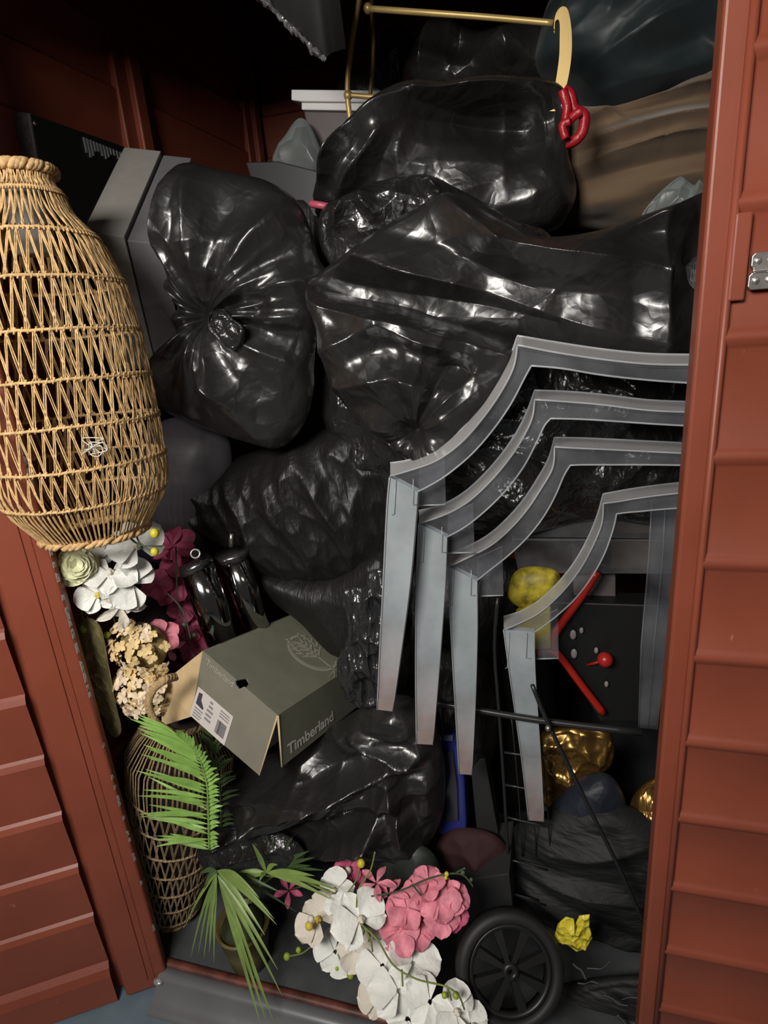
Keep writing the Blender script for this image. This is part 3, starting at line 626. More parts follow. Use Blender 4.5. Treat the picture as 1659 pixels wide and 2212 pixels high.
t, A_, B_, ax, e1, e2, pt = woven('net_basket', 'tall dull raffia net basket with a loop handle behind the palm frond', 'basket', (395, 1545), (372, 1962), .17, .13,
      [(0, 62), (.03, 72), (.07, 96), (.16, 126), (.35, 116), (.6, 98), (.85, 80), (.96, 72), (1, 58)],
      (.30, .42, .54, .65, .76, .86, .95), JUTED, 34, .0012, plain=(0,), rimr=.006, seed=6)
g = MB()
for s in (0, 2.1, 4.2):
    pa = catmull([P(a, b, y) for a, b, y in [(375, 1585, .06), (338, 1560, .03), (320, 1525, .02), (328, 1492, .02), (352, 1470, .02), (378, 1462, .05)]], 12)
    g.tube([p+np.array([.004*math.cos(i*.8+s), 0, .004*math.sin(i*.8+s)]) for i, p in enumerate(pa)], .0048, 6)
g.build('handle', mat('plaited_handle', (.46, .31, .15), .8, var=.3, vscale=90), t)
pillow('dark_filling', [(330, 1560), (395, 1535), (460, 1560), (475, 1640), (470, 1720), (440, 1950), (325, 1950), (290, 1660)], .17, .05, mat('dark_maroon_filling', (.022, .012, .009), .8), t, N=80, K=30, fac=())  # near-black pillow fills the basket so that its inside is dark

# ------------------------------------------------------------------ open shoe box
t = empty('shoe_box', P(600, 1660, .12), 'open olive green shoe box with white size label, tipped on a black bag', 'box')
Bc = P(600, 1545, .08); Ac = P(438, 1405, .13); Cc = P(775, 1430, .39)
U1 = Ac-Bc; U2 = Cc-Bc; W1 = np.linalg.norm(U1); W2 = np.linalg.norm(U2); u1 = U1/W1; u2 = U2/W2; nn = np.cross(u1, u2); nn /= np.linalg.norm(nn)
if nn[2] > 0: nn = -nn           # downward
th = .0022
def BX(a, b, c): return Bc+u1*a*W1+u2*b*W2+nn*c
def panel(pts, nrm, m, name, label=None, par=None):
    g = MB(); g.slab(pts, np.asarray(nrm)*th); return g.build(name, m, par or t, False, label)
# top panel with the thumb notch on the label edge
n0 = .50
top = [BX(0, 0, 0), BX(n0-.09, 0, 0), BX(n0-.06, .05, 0), BX(n0, .065, 0), BX(n0+.03, 0, 0), BX(1, 0, 0), BX(1, 1, 0), BX(0, 1, 0)]
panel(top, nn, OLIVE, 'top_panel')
HB = .115
LBv = P(560, 1675, .03); _n = np.cross(LBv-Bc, Ac-Bc); _r = ray(413, 1548); LAv = CP+_r*(((Bc-CP)@_n)/(_r@_n))
e0 = u2
lab_bot = [LBv, LAv]
g = MB(); rimk = lambda f, c: (Bc+(Ac-Bc)*f)*(1-c)+(LBv+(LAv-LBv)*f)*c
nl = np.cross(LBv-Bc, Ac-Bc); nl /= np.linalg.norm(nl)
if nl@(CP-Bc) < 0: nl = -nl
face = [rimk(0, 0), rimk(n0-.07, 0), rimk(n0-.02, .09), rimk(n0+.03, .07), rimk(n0+.05, 0), rimk(1, 0), rimk(1, 1), rimk(0, 1)]
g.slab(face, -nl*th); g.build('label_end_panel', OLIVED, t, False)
RB = P(609, 1657, .06); Rd = Cc+(RB-Bc)
sideN = np.cross(u2, RB-Bc); sideN /= np.linalg.norm(sideN)
if sideN@(CP-Bc) < 0: sideN = -sideN
panel([Bc, Cc, Rd, RB], -sideN, OLIVE, 'side_panel')
# far end, far side
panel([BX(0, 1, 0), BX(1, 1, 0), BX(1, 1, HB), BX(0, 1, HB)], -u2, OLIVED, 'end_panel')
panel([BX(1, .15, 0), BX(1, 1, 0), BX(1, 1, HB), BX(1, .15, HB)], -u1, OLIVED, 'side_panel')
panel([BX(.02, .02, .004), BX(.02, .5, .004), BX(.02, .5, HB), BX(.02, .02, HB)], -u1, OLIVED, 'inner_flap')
panel([P(438, 1406, .131), LAv, P(350, 1568, .10), P(345, 1480, .13)], (0, .5, 0), KRAFT, 'flap', 'bare tan cardboard flap')
g = MB(); g.tube([RB+sideN*.0004, Bc+sideN*.0004, Bc+(LBv-Bc)*.02, LBv], [.0011, .0022, .0022, .001], 6)
g.build('torn_edge', KRAFT, t)
# printing
def decal(polys, org, ex, ey, nrm, m, name, off=.0009, par=None, thick=.0004):
    g = MB()
    for pl in polys:
        g.slab([org+ex*a+ey*b+nrm*off for a, b in pl], nrm*thick)
    return g.build(name, m, par or t, False)
def text(s, org, ex, ey, nrm, h, m, name, par, sx=1., off=.0012, bold=.0):
    cu = bpy.data.curves.new('txt', 'FONT'); cu.body = s; cu.size = 1; cu.offset = bold
    ob = bpy.data.objects.new('txt', cu); COL.objects.link(ob); dg = bpy.context.evaluated_depsgraph_get()
    me = bpy.data.meshes.new_from_object(ob.evaluated_get(dg)); bpy.data.objects.remove(ob)
    V = [org+ex*v.co.x*h*sx+ey*v.co.y*h+nrm*off for v in me.vertices]; Fc = [list(p.vertices) for p in me.polygons]
    return mesh(name, V, Fc, m, par, False)
topn = -nn
ex = (RB-Bc); 
# side wordmark
dn = (RB-Bc)/np.linalg.norm(RB-Bc)
text('Timberland', Bc+dn*.088+u2*.020+0*sideN, u2, -dn, sideN, .030, PRINTW, 'wordmark', t, 1.25, .0012, .025)
text('Timberland', BX(.93, .0, 0)+ (LAv-Ac)*.14+nl*0, -u1, -(LBv-Bc)/np.linalg.norm(LBv-Bc), nl, .016, PRINT, 'wordmark', t, 1.0, .0012)
# tree emblem in a ring on the top panel
ec = BX(.40, .72, 0); ey_ = u1; ex_ = u2
pol = []
ring = [(math.cos(a), math.sin(a)) for a in np.linspace(.9, 5.3, 34)]
for i in range(len(ring)-1):
    (a, b), (c, d) = ring[i], ring[i+1]; pol.append([(a*.047, b*.047), (c*.047, d*.047), (c*.0415, d*.0415), (a*.0415, b*.0415)])
    if i > 10: pol.append([(a*.040, b*.040), (c*.040, d*.040), (c*.0385, d*.0385), (a*.0385, b*.0385)])
def stroke(x0, y0, x1, y1, w0, w1):
    d = np.array([x1-x0, y1-y0]); d /= np.linalg.norm(d); p = np.array([-d[1], d[0]])
    return [(x0+p[0]*w0, y0+p[1]*w0), (x1+p[0]*w1, y1+p[1]*w1), (x1-p[0]*w1, y1-p[1]*w1), (x0-p[0]*w0, y0-p[1]*w0)]
pol.append(stroke(.0, -.052, .002, .028, .0022, .0016))
for s in (-1, 1):
    for k, (y0, l) in enumerate([(-.012, .028), (-.004, .034), (.006, .034), (.014, .028), (.022, .02)]):
        pol.append(stroke(0.001, y0, s*l, y0+.014+.003*k, .0028, .0016)); pol.append(stroke(s*l*.5, y0+.008, s*l*.75, y0+.024, .0020, .0010))
for k in range(4): pol.append(stroke(0, -.05, (-1)**k*(.010+.006*k), -.062+.002*k, .0012, .0006))
decal([[(a*1.3, b*1.3) for a, b in pl] for pl in pol], ec, ex_, ey_, topn, PRINT, 'tree_emblem', .0008)
# white size label, with boot drawing and barcode
dl = (LBv-Bc)/np.linalg.norm(LBv-Bc); ul = -u1
lo_ = rimk(.97, .52); lx = (rimk(.47, .52)-lo_); lwid = np.linalg.norm(lx); lx /= lwid; ly = dl
lab = decal([[(0, 0), (lwid, 0), (lwid, .056), (0, .056)]], lo_, lx, ly, nl, LABEL, 'size_label', .0008)
pol = [[(.006, .008), (.015, .006), (.016, .018), (.026, .027), (.025, .031), (.006, .029)]]
decal(pol, lo_, lx, ly, nl, INK, 'boot_picture', .0014, lab)
pol = []; rb = random.Random(2); x = lwid-.030
while x < lwid-.006: wv = rb.choice([.0005, .001, .0014]); pol.append([(x, .024), (x+wv, .024), (x+wv, .048), (x, .048)]); x += wv+rb.choice([.0006, .001])
decal(pol, lo_, lx, ly, nl, INK, 'barcode', .0014, lab)
pol = []
for r_, (x0, x1) in enumerate([(.036, .044), (.036, .047), (.034, .050), (.034, .048), (.034, .05)]): pol.append([(x0, .006+r_*.008), (x1, .006+r_*.008), (x1, .010+r_*.008), (x0, .010+r_*.008)])
for r_ in range(4): pol.append([(.006, .035+r_*.005), (.028-.003*(r_ % 2), .035+r_*.005), (.028-.003*(r_ % 2), .037+r_*.005), (.006, .037+r_*.005)])
for r_ in range(3): pol.append([(lwid-.030, .006+r_*.005), (lwid-.006, .006+r_*.005), (lwid-.006, .008+r_*.005), (lwid-.030, .008+r_*.005)])
decal(pol, lo_, lx, ly, nl, INKG, 'small_print', .0014, lab)

# ------------------------------------------------------------------ chrome tubes
def chrome(label, top, bot, Y0, Y1, rpx, cup):
    t = empty('chrome_tube', P(*bot, Y1), label, 'tube', None)
    k = np.linalg.norm(P(450, 1200, Y0)-P(451, 1200, Y0)); a, b = P(*top, Y0), P(*bot, Y1); d = (b-a)/np.linalg.norm(b-a)
    g = MB(); g.tube([a, a+(b-a)*.5, b], rpx*k, 32); g.build('barrel', CHROME, t)
    if cup:
        g = MB(); g.tube([a-d*.010, a-d*.002, a+d*.012], [rpx*k*1.3, rpx*k*1.26, rpx*k*1.0], 28); g.build('cup', mat('dull_chrome', (.2, .2, .2), .25, metal=.9), t)
        g = MB(); g.tube([P(499, 1180, Y0-.03), P(500, 1153, Y0-.03)], .0045, 12); g.build('pin', STEEL, t)
    else:
        c = P(422, 1196, Y0-.035)
        g = MB(); e = np.cross(d, [0, 1, 0]); e /= np.linalg.norm(e)
        g.tube([a-d*.012-np.array([.004, 0, 0]), a+d*.004], [rpx*k*.9, rpx*k*1.08], 24); g.build('end_cap', mat('dull_chrome', (.2, .2, .2), .25, metal=.9), t)
        vd = CP-c; vd /= np.linalg.norm(vd); s1 = np.cross(vd, [0, 0, 1]); s1 /= np.linalg.norm(s1); s2 = np.cross(vd, s1)
        g = MB(); g.tube([c+.0085*(math.cos(a_)*s1+math.sin(a_)*s2) for a_ in np.linspace(0, 2*math.pi, 29)], .0019, 8, False); g.build('ring', mat('bright_ring', (.75, .74, .72), .3, metal=.5), t)
        g = MB(); g.tube([c-vd*.002, c-vd*.022], .008, 20); g.build('socket', HOLE, t)
chrome('polished chrome tube with an open ring end, nearer of the two', (424, 1222), (492, 1410), .24, .255, 33, False)
chrome('polished chrome tube with a cup and small pin on its end', (503, 1200), (565, 1385), .31, .325, 26, True)

# ------------------------------------------------------------------ clear plastic chairs
C1 = dict(corner=(1118, 725), shoulder=(843, 1000), tip=(832, 1533), rail=(1500, 765))
outer1 = [(1500, 766), (1400, 764), (1300, 754), (1200, 739), (1118, 725), (1100, 775), (1070, 832), (1030, 888), (985, 938), (935, 974), (885, 993), (843, 1000)]
front1 = [(1500, 796), (1400, 792), (1300, 778), (1200, 760), (1128, 746), (1110, 793), (1078, 850), (1038, 906), (993, 955), (940, 993), (890, 1016), (842, 1030)]
inner1 = [(1500, 828), (1400, 821), (1300, 810), (1215, 796), (1148, 790), (1134, 815), (1104, 872), (1066, 927), (1020, 980), (968, 1024), (930, 1048), (902, 1062)]
legA1 = [(842, 1030), (836, 1100), (828, 1260), (821, 1400), (815, 1532)]
legB1 = [(902, 1062), (898, 1120), (886, 1255), (868, 1395), (848, 1536)]
def chair(outer, inner, la, lb, Y, label, depth=.085):
    n_ = len(outer)
    fr_ = [(x+(0 if k < CORN else 9)*(1 if k < n_-1 else 0), y+(22 if k < CORN-1 else 20)+(8 if k == n_-1 else 0)) for k, (x, y) in enumerate(outer)]
    mp = lambda p, f=0: (p[0]-outer1[-1][0]+outer[-1][0], p[1]-outer1[-1][1]+outer[-1][1])
    def dense(pts, k):   # smooth rail, sharp corner, smooth curve
        return catmull([np.array(p, float) for p in pts[:k]], 4)[:-1]+catmull([np.array(p, float) for p in pts[k-1:]], 5)
    ki = CORN
    t = empty('plastic_chair', P(*la[-1], Y), label, 'chair', 'nested clear plastic chairs')
    O = [P(*p, Y+depth) for p in dense(outer, ki)]; Fr = [P(*p, Y) for p in dense(fr_, ki)]; I = [P(*p, Y) for p in dense(inner, ki)]
    th_ = np.array([0, .006, 0])
    g = MB(); g.strip(I, Fr); g.strip([p+th_ for p in Fr], [p+th_ for p in I]); g.strip([p+th_ for p in I], I); g.build('apron', CLEARP, t)
    g = MB(); up_ = np.array([.0, 0, -.004]); g.strip(Fr, O); g.strip([p+up_ for p in O], [p+up_ for p in Fr]); g.build('rim', CLEARR, t)
    g = MB(); g.tube([p+np.array([0, -.001, 0]) for p in Fr], .0016, 6); g.tube(I, .0014, 6); g.tube(O, .0016, 6); g.build('moulded_edge', EDGE, t)
    A = [P(*p, Y) for p in catmull([np.array(q, float) for q in la], 4)]; B = [P(*p, Y+.002) for p in catmull([np.array(q, float) for q in lb], 4)]
    dk = np.array([0, .014, 0]); na = len(A)
    g = MB(); g.strip(A, B); g.strip([p+dk for p in B], [p+dk for p in A]); g.strip([p+dk for p in A], A); g.strip(B, [p+dk for p in B]); g.add([A[-1], B[-1], B[-1]+dk, A[-1]+dk], [[0, 1, 2, 3]])
    lg = g.build('leg', FROST, t, False)
    g = MB(); g.tube([p-dk*.1 for p in A], .0013, 6); g.tube([p-dk*.1 for p in B], .0010, 6); g.build('leg_edge', EDGE, lg)
    e = lambda a, b, f: a+(b-a)*f
    g = MB(); f2 = np.array([0, -.0012, 0]); g.strip([p+f2 for p in A[-2:]], [p+f2 for p in B[-2:]]); g.build('leg_tip', FROSTD, lg, False)
    # short joint block behind the shoulder and the dark gap line
    j = [P(*mp(p, 0), Y+.03) for p in [(905, 1010), (960, 985), (962, 1090), (903, 1092)]]
    g = MB(); g.slab(j, (0, .004, 0)); g.build('joint_block', CLEARP, t, False)
    g = MB(); g.tube([j[2], j[3]], .0014, 6); g.tube([P(*mp((855, 1035), 0), Y-.002), P(*mp((851, 1110), 0), Y-.002), P(*mp((846, 1112), 0), Y-.002)], .0008, 5); g.tube([P(*mp((893, 1035), 0), Y-.002), P(*mp((891, 1090), 0), Y-.002), P(*mp((901, 1090), 0), Y-.002)], .0008, 5); g.build('mould_line', EDGE, t)
    return t
CORN = 5
chair(outer1, inner1, legA1, legB1, .09, 'topmost of the nested clear plastic chairs, its leg furthest left')
chair([(1490, 868), (1400, 864), (1300, 852), (1230, 846), (1155, 843), (1140, 885), (1115, 935), (1080, 985), (1040, 1030), (1000, 1065), (955, 1090), (905, 1103)],
      [(1488, 920), (1400, 915), (1300, 908), (1240, 905), (1190, 904), (1176, 920), (1158, 958), (1130, 1010), (1092, 1060), (1050, 1102), (1005, 1138), (965, 1160)],
      [(905, 1131), (902, 1200), (899, 1320), (898, 1450), (900, 1606)], [(965, 1160), (962, 1250), (956, 1340), (948, 1450), (935, 1608)], .135, 'second clear plastic chair from the top of the nest')
chair([(1480, 957), (1400, 953), (1300, 948), (1250, 946), (1198, 945), (1185, 990), (1160, 1035), (1130, 1080), (1095, 1120), (1055, 1155), (1010, 1180), (968, 1196)],
      [(1478, 1005), (1400, 1004), (1300, 1004), (1260, 1004), (1232, 1005), (1218, 1028), (1200, 1070), (1175, 1115), (1140, 1160), (1098, 1200), (1060, 1230), (1030, 1254)],
      [(968, 1224), (972, 1320), (978, 1430), (985, 1550), (992, 1671)], [(1030, 1254), (1031, 1350), (1029, 1450), (1025, 1560), (1019, 1673)], .18, 'third clear plastic chair, between the second and the lowest of the nest')
t4 = chair([(1475, 1042), (1420, 1048), (1370, 1055), (1335, 1061), (1303, 1067), (1291, 1110), (1270, 1162), (1240, 1215), (1202, 1262), (1160, 1300), (1125, 1320), (1088, 1332)],
      [(1475, 1097), (1420, 1101), (1380, 1105), (1355, 1107), (1332, 1110), (1324, 1145), (1305, 1198), (1276, 1250), (1240, 1296), (1203, 1330), (1180, 1348), (1154, 1366)],
      [(1088, 1360), (1100, 1450), (1116, 1560), (1130, 1665), (1142, 1771)], [(1154, 1366), (1156, 1450), (1163, 1560), (1170, 1670), (1175, 1774)], .24, 'lowest clear plastic chair, its leg in front of the yellow and red toy')
g = MB()
A = [P(a, b, .33) for a, b in [(1408, 1080), (1402, 1200), (1385, 1400), (1380, 1572)]]; B = [P(a, b, .33) for a, b in [(1468, 1070), (1462, 1200), (1440, 1400), (1420, 1576)]]
g.strip(A, B); g.strip([p+np.array([0, .012, 0]) for p in B], [p+np.array([0, .012, 0]) for p in A])
lg = g.build('leg', clear('smoky_rear_leg', (.85, .85, .88), .22, (.22, .23, .25), .25, .2), t4, False)
g = MB(); g.tube(A, .0014, 6); g.tube(B, .0012, 6); g.tube([(a+b)/2 for a, b in zip(A, B)], .0009, 6); g.build('leg_edge', clear('dim_edge', (.9, .9, .9), .3, (.3, .3, .32), .3, .2), lg)

# ------------------------------------------------------------------ things behind the chairs
t = empty('drawer_unit', P(1250, 1240, .40), 'smoky clear storage drawers behind the lowest plastic chair', 'drawers')
fr([(1075, 1050), (1300, 1040), (1500, 1045), (1500, 1090), (1085, 1085)], .395, .62, 'lid', SMOKE, t)
fr([(1090, 1088), (1500, 1092), (1500, 1165), (1105, 1160)], .40, .62, 'drawer', SMOKE, t)
fr([(1105, 1165), (1500, 1168), (1500, 1240), (1120, 1238)], .405, .62, 'drawer', SMOKE, t)
fr([(1325, 1110), (1500, 1115), (1500, 1232), (1320, 1228)], .43, .5, 'cardboard_sheet', BRCARD, None)
tag(bpy.data.objects['cardboard_sheet'], 'brown cardboard piece inside the smoky drawers', 'cardboard')
t = empty('toy_game', P(1300, 1560, .38), 'black and yellow toy with red edging and a red ball knob', 'toy')
fr([(1115, 1245), (1300, 1240), (1500, 1270), (1500, 1330), (1330, 1330), (1250, 1340), (1205, 1400), (1295, 1555), (1460, 1560), (1460, 1330), (1500, 1330), (1500, 1240)][:0] or [(1190, 1300), (1500, 1310), (1500, 1560), (1300, 1560), (1200, 1410)], .405, .46, 'back_board', BLK, t, .003)
def pathbar(pts, wpx, Y, dp, name, m, par):
    g = MB(); tb_ = catmull([P(a, b, Y) for a, b in pts], 4); k = np.linalg.norm(P(1200, 1400, Y)-P(1201, 1400, Y)); g.tube(tb_, wpx*k*.5, 10); return g.build(name, m, par)
pathbar([(1290, 1235), (1255, 1290), (1215, 1345), (1197, 1375), (1196, 1402)], 17, .385, .01, 'red_edge', REDP, t)
pathbar([(1160, 1408), (1196, 1408), (1215, 1425), (1260, 1485), (1303, 1540)], 17, .385, .01, 'red_edge', REDP, t)
fr([(1112, 1335), (1140, 1312), (1190, 1310), (1190, 1403), (1118, 1405), (1108, 1370)], .37, .41, 'yellow_block', YEL, t, .004)
pillow('yellow_hood', [(1098, 1290), (1105, 1245), (1135, 1225), (1190, 1228), (1210, 1250), (1180, 1290), (1130, 1310)], .40, .03, mat('yellow_black_print', (.42, .33, .03), .5, var=.9, vscale=35), t, N=70, K=30, fac=())
for a, b in ((1238, 1371), (1240, 1412), (1256, 1362), (1310, 1478), (1288, 1405)):
    g = MB(); g.ball(P(a, b, .395), .0095 if a < 1245 else .006, 12, 8, (.7, .4, 1.2)); g.build('oval_button', mat('ivory_button', (.28, .25, .23), .5), t)
g = MB(); g.ball(P(1307, 1425, .375), .0155, 20, 12); g.tube([P(1268, 1437, .40), P(1300, 1428, .385)], .003, 6); g.build('ball_knob', REDP, t)
fr([(1235, 1175), (1330, 1235), (1330, 1300), (1240, 1300)], .44, .46, 'paper_insert', mat('dim_paper', (.12, .10, .10), .7), None)
tag(bpy.data.objects['paper_insert'], 'dim folded paper behind the top of the toy', 'paper')
# trolley: wire basket, rod and wheel
t = empty('shopping_trolley', P(1100, 2230, .06), 'black wire shopping trolley with a spoked plastic wheel', 'trolley')
def bar(pts, Y, r, name='wire', m=BLKM): return tb(pts, Y, r, name, m, t, 8, 3)
bar([(905, 1512), (1010, 1530), (1180, 1558), (1385, 1582)], .225, .0065, 'top_rail')
bar([(1075, 1290), (1068, 1400), (1078, 1540), (1090, 1720), (1100, 1900)], .25, .0034, 'upright')
for y in (1625, 1695, 1765, 1855, 1928): bar([(1085+(y-1500)*.03, y), (1180, y+12+(y-1600)*.05)], .25, .0024)
for x in (1105, 1135, 1165): bar([(x, 1550), (x+14, 1700), (x+24, 1850)], .27, .0015)
for x in (950, 985): bar([(x, 1520), (x+8, 1600)], .26, .0018)
bar([(1100, 1855), (1200, 1880), (1350, 1930)], .26, .0018); bar([(1098, 1928), (1160, 1945)], .24, .0024)
bar([(1150, 1480), (1185, 1565), (1270, 1740), (1345, 1890), (1395, 2005)], [.20, .20, .20, .20, .20], .0042, 'diagonal_rod')
g = MB(); g.ball(P(1184, 1573, .188), .0055, 10, 8); g.build('rivet', STEEL, t)
# wheel
wc = P(1100, 2092, .035); wn = CP-wc; wn[2] *= .35; wn /= np.linalg.norm(wn); wn = wn+np.array([.25, 0, .12]); wn /= np.linalg.norm(wn)
wx = np.cross([0, 0, 1], wn); wx /= np.linalg.norm(wx); wy = np.cross(wn, wx); Rw = .098
def W(a, r, h=0): return wc+wx*r*math.cos(a)+wy*r*math.sin(a)+wn*h
def lathe(prof, n=72):
    g = MB(); k = len(prof); V = [W(2*math.pi*j/n, r, h) for j in range(n) for r, h in prof]
    return g.add(V, [[j*k+i, j*k+(i+1) % k, ((j+1) % n)*k+(i+1) % k, ((j+1) % n)*k+i] for j in range(n) for i in range(k)])
wh = lathe([(Rw, -.012), (Rw, .010), (Rw-.004, .017), (Rw-.016, .019), (Rw-.022, .014), (Rw-.022, -.012)]).build('wheel', TYRE, t)
lathe([(Rw-.022, -.008), (Rw-.022, .011), (Rw-.030, .011), (Rw-.032, -.008)]).build('wheel_rim', BLK, wh)
lathe([(.005, -.01), (.005, .016), (.014, .016), (.016, -.01)], 32).build('hub', BLK, wh)
for k in range(8):
    a = 2*math.pi*k/8+.2; g = MB()
    g.hexa([W(a-.38, .014, -.004), W(a+.38, .014, -.004), W(a+.14, Rw-.028, -.004), W(a-.14, Rw-.028, -.004), W(a-.30, .014, .010), W(a+.30, .014, .010), W(a+.12, Rw-.028, .007), W(a-.12, Rw-.028, .007)]); g.build('spoke', BLK, wh, False)
# blue and dark upright items in the trolley
t = empty('blue_case', P(965, 1800, .26), 'tall blue plastic case with a dark window beside the shiny black bag', 'case')
fr([(928, 1592), (990, 1590), (1003, 1690), (1008, 1790), (990, 1812), (950, 1805), (938, 1760)], .27, .33, 'shell', BLUE, t, .006)
fr([(945, 1625), (978, 1625), (988, 1700), (990, 1775), (955, 1775)], .262, .27, 'window', BLUEG, t, .002)
fr([(930, 1590), (978, 1592), (978, 1602), (932, 1600)], .262, .27, 'lid', mat('pale_blue_rim', (.22, .26, .42), .3), t, .002)
o = fr([(1015, 1640), (1048, 1640), (1085, 1850), (1035, 1850)], .30, .34, 'flat_panel', mat('charcoal_board', (.026, .027, .027), .6), None); tag(o, 'charcoal upright board right of the blue case', 'board')
o = fr([(975, 1905), (1100, 1888), (1108, 1960), (985, 2000)], .20, .34, 'black_carton', mat('charcoal_card', (.028, .028, .028), .6), None); tag(o, 'charcoal carton just above the trolley wheel', 'box')
pillow('cloth', [(940, 1830), (980, 1790), (1060, 1800), (1100, 1840), (1095, 1890), (1010, 1910), (950, 1890)], .27, .04, BURG, seed=51, N=80, K=40, fac=((.03, .01, 1, 0),), label='dark burgundy cloth below the blue case', cat='cloth')
pillow('bin_bag', [(820, 1850), (880, 1820), (940, 1850), (950, 1930), (880, 1960), (830, 1920)], .18, .04, mat('dark_green_film', (.022, .028, .022), .5), seed=52, N=70, K=40, fac=((.04, .008, 1, 0),), label='dark green plastic bag behind the pink orchids', cat='bag')
pillow('tape_scrap', [(1193, 2035), (1205, 1995), (1222, 1980), (1240, 1985), (1243, 2010), (1252, 1990), (1250, 1978), (1274, 1975), (1273, 2000), (1280, 2025), (1268, 2045), (1245, 2055), (1220, 2035)], .10, .010, YELT, seed=53, N=110, K=40, fac=((.012, .006, 1, 0),), smooth_outline=False,
       label='crumpled yellow tape scrap hanging right of the wheel', cat='tape')
rs_ = random.Random(9)
t = empty('ribbon_tangle', P(1250, 2140, .10), 'tangle of grey ribbon on the floor right of the wheel', 'ribbon')
for (x, y, l, a) in [(1235, 2085, 40, .8), (1265, 2100, 50, -.3), (1245, 2125, 45, .1), (1300, 2150, 60, .5), (1340, 2165, 50, -.2), (1370, 2205, 60, .1), (1330, 2200, 50, .7)]:
    g = MB(); pts = catmull([P(x+l*math.cos(a)*k/3, y+l*math.sin(a)*k/3+rs_.uniform(-6, 6), .10) for k in range(4)], 4)
    g.strip(pts, [p+np.array([.003, -.004, .010]) for p in pts]); o = g.build('ribbon', SILV, t); s = o.modifiers.new('s', 'SOLIDIFY'); s.thickness = .0008
pillow('floor_bag', [(1180, 2150), (1260, 2120), (1400, 2110), (1480, 2140), (1480, 2240), (1300, 2260), (1190, 2240)], .16, .05, TARP, seed=54, N=80, K=40, label='black bag on the floor behind the grey ribbon', cat='bag')

# ------------------------------------------------------------------ flowers
def frame(n):
    n = np.asarray(n, float); n /= np.linalg.norm(n); a = np.array([0, 0, 1.]) if abs(n[2]) < .9 else np.array([1., 0, 0])
    x = np.cross(a, n); x /= np.linalg.norm(x); return x, np.cross(n, x), n
def petal(g, c, x, y, n, ang, L_, Wd, lift, cup, base=.08, nu=7, nv=9, notch=.0):
    V = []
    ca, sa = math.cos(ang), math.sin(ang); r = x*ca+y*sa; s = -x*sa+y*ca
    for j in range(nv):
        v = j/(nv-1); wv = Wd*(math.sin(math.pi*min(1, v*.93+.07))**.62)*(.35+.65*min(1, v*2.0))
        for i in range(nu):
            u = i/(nu-1)*2-1
            ll = L_*(v-notch*(1-abs(u))*v**6)
            h = lift*v*L_-cup*L_*(v*v)*.9+.35*cup*wv*u*u*1.2+.04*L_*math.sin(u*5+v*4+ang*3)*v
            V.append(c+r*(base*L_+ll)+s*(u*wv*.5)+n*h)
    g.add(V, [[j*nu+i, j*nu+i+1, (j+1)*nu+i+1, (j+1)*nu+i] for j in range(nv-1) for i in range(nu-1)])
def flower(kind, c, n, size, m, par, spin=0., rnd=None, name='blossom'):
    x, y, n = frame(n); R_ = rnd or random; g = MB(); c = np.asarray(c, float)
    if kind == 'orchid':
        for k in range(3): petal(g, c-n*size*.03, x, y, n, spin+math.pi/2+k*2.094, size*.95, size*.80, .15+R_.uniform(-.08, .1), .25+R_.uniform(-.1, .15))
        for s in (-1, 1): petal(g, c+n*size*.03, x, y, n, spin+math.pi/2+s*1.25, size*1.05, size*1.25, .28+R_.uniform(-.1, .1), .3+R_.uniform(-.1, .2))
    elif kind == 'pea':
        for k in range(5): petal(g, c+n*size*.05*k, x, y, n, spin+k*1.257, size*.98, size*.98, .45+R_.uniform(-.3, .3), .55+R_.uniform(-.3, .3), .02)
    elif kind == 'star':
        for k in range(5): petal(g, c, x, y, n, spin+k*1.257, size, size*.42, .35+R_.uniform(-.2, .3), .5)
    elif kind == 'rose':
        for k in range(22):
            q = k/22; petal(g, c+n*size*(.40-.42*q), x, y, n, k*2.4, size*(.22+.72*q), size*(.4+.75*q), 1.25-1.05*q, .25+.35*q, .02)
    elif kind == 'floret':
        for k in range(4): petal(g, c, x, y, n, spin+k*1.571, size*.9, size*.95, .3+R_.uniform(-.15, .15), .3, .02, 5, 5)
    o = g.build(name, m, par); return o
def centre(c, n, size, m, par):
    g = MB(); x, y, n = frame(n); c = np.asarray(c)
    g.ball(c+n*size*.12, size*.15, 8, 6); g.ball(c+n*size*.16-y*size*.14, size*.11, 8, 6); g.ball(c+n*size*.10+x*size*.13-y*size*.05, size*.08, 8, 6); g.ball(c+n*size*.10-x*size*.13-y*size*.05, size*.08, 8, 6)
    g.build('throat', m, par)
def toCam(p, dx=0, dz=0): v = CP-np.asarray(p); v /= np.linalg.norm(v); return v+RT*dx+UP*dz
def pxs(Y): return np.linalg.norm(P(700, 1500, Y)-P(701, 1500, Y))
def spray(label, base, fl, stems, buds, seed, ms, name='orchid_spray', cat='flowers'):
    t = empty(name, P(*base), label, cat); R_ = random.Random(seed)
    for (pts, m) in stems:
        g = MB(); g.tube(catmull([P(*q) for q in pts], 6), .0016, 7); g.build('stem', m, t)
    for (kind, x, y, Y, sz, mi, dx, dz, sp) in fl:
        c = P(x, y, Y); n = toCam(c, dx, dz); s = sz*pxs(Y)
        o = flower(kind, c-n*(R_.uniform(0, .012)), n, s, ms[mi], t, sp, R_)
        if kind == 'orchid' and sp in (.4, 1., .25, 2.9, .2, .5, .7): centre(c, n, s*.8, LIPY if mi or sp == .4 else CREAMF, o)
    for (x, y, Y, r, m) in buds:
        g = MB(); g.ball(P(x, y, Y), r*pxs(Y), 10, 8, (1, 1, 1.1)); g.build('bud', m, t)
    return t
MS = [WHITEF, CREAMF, PINKF, MAGF]
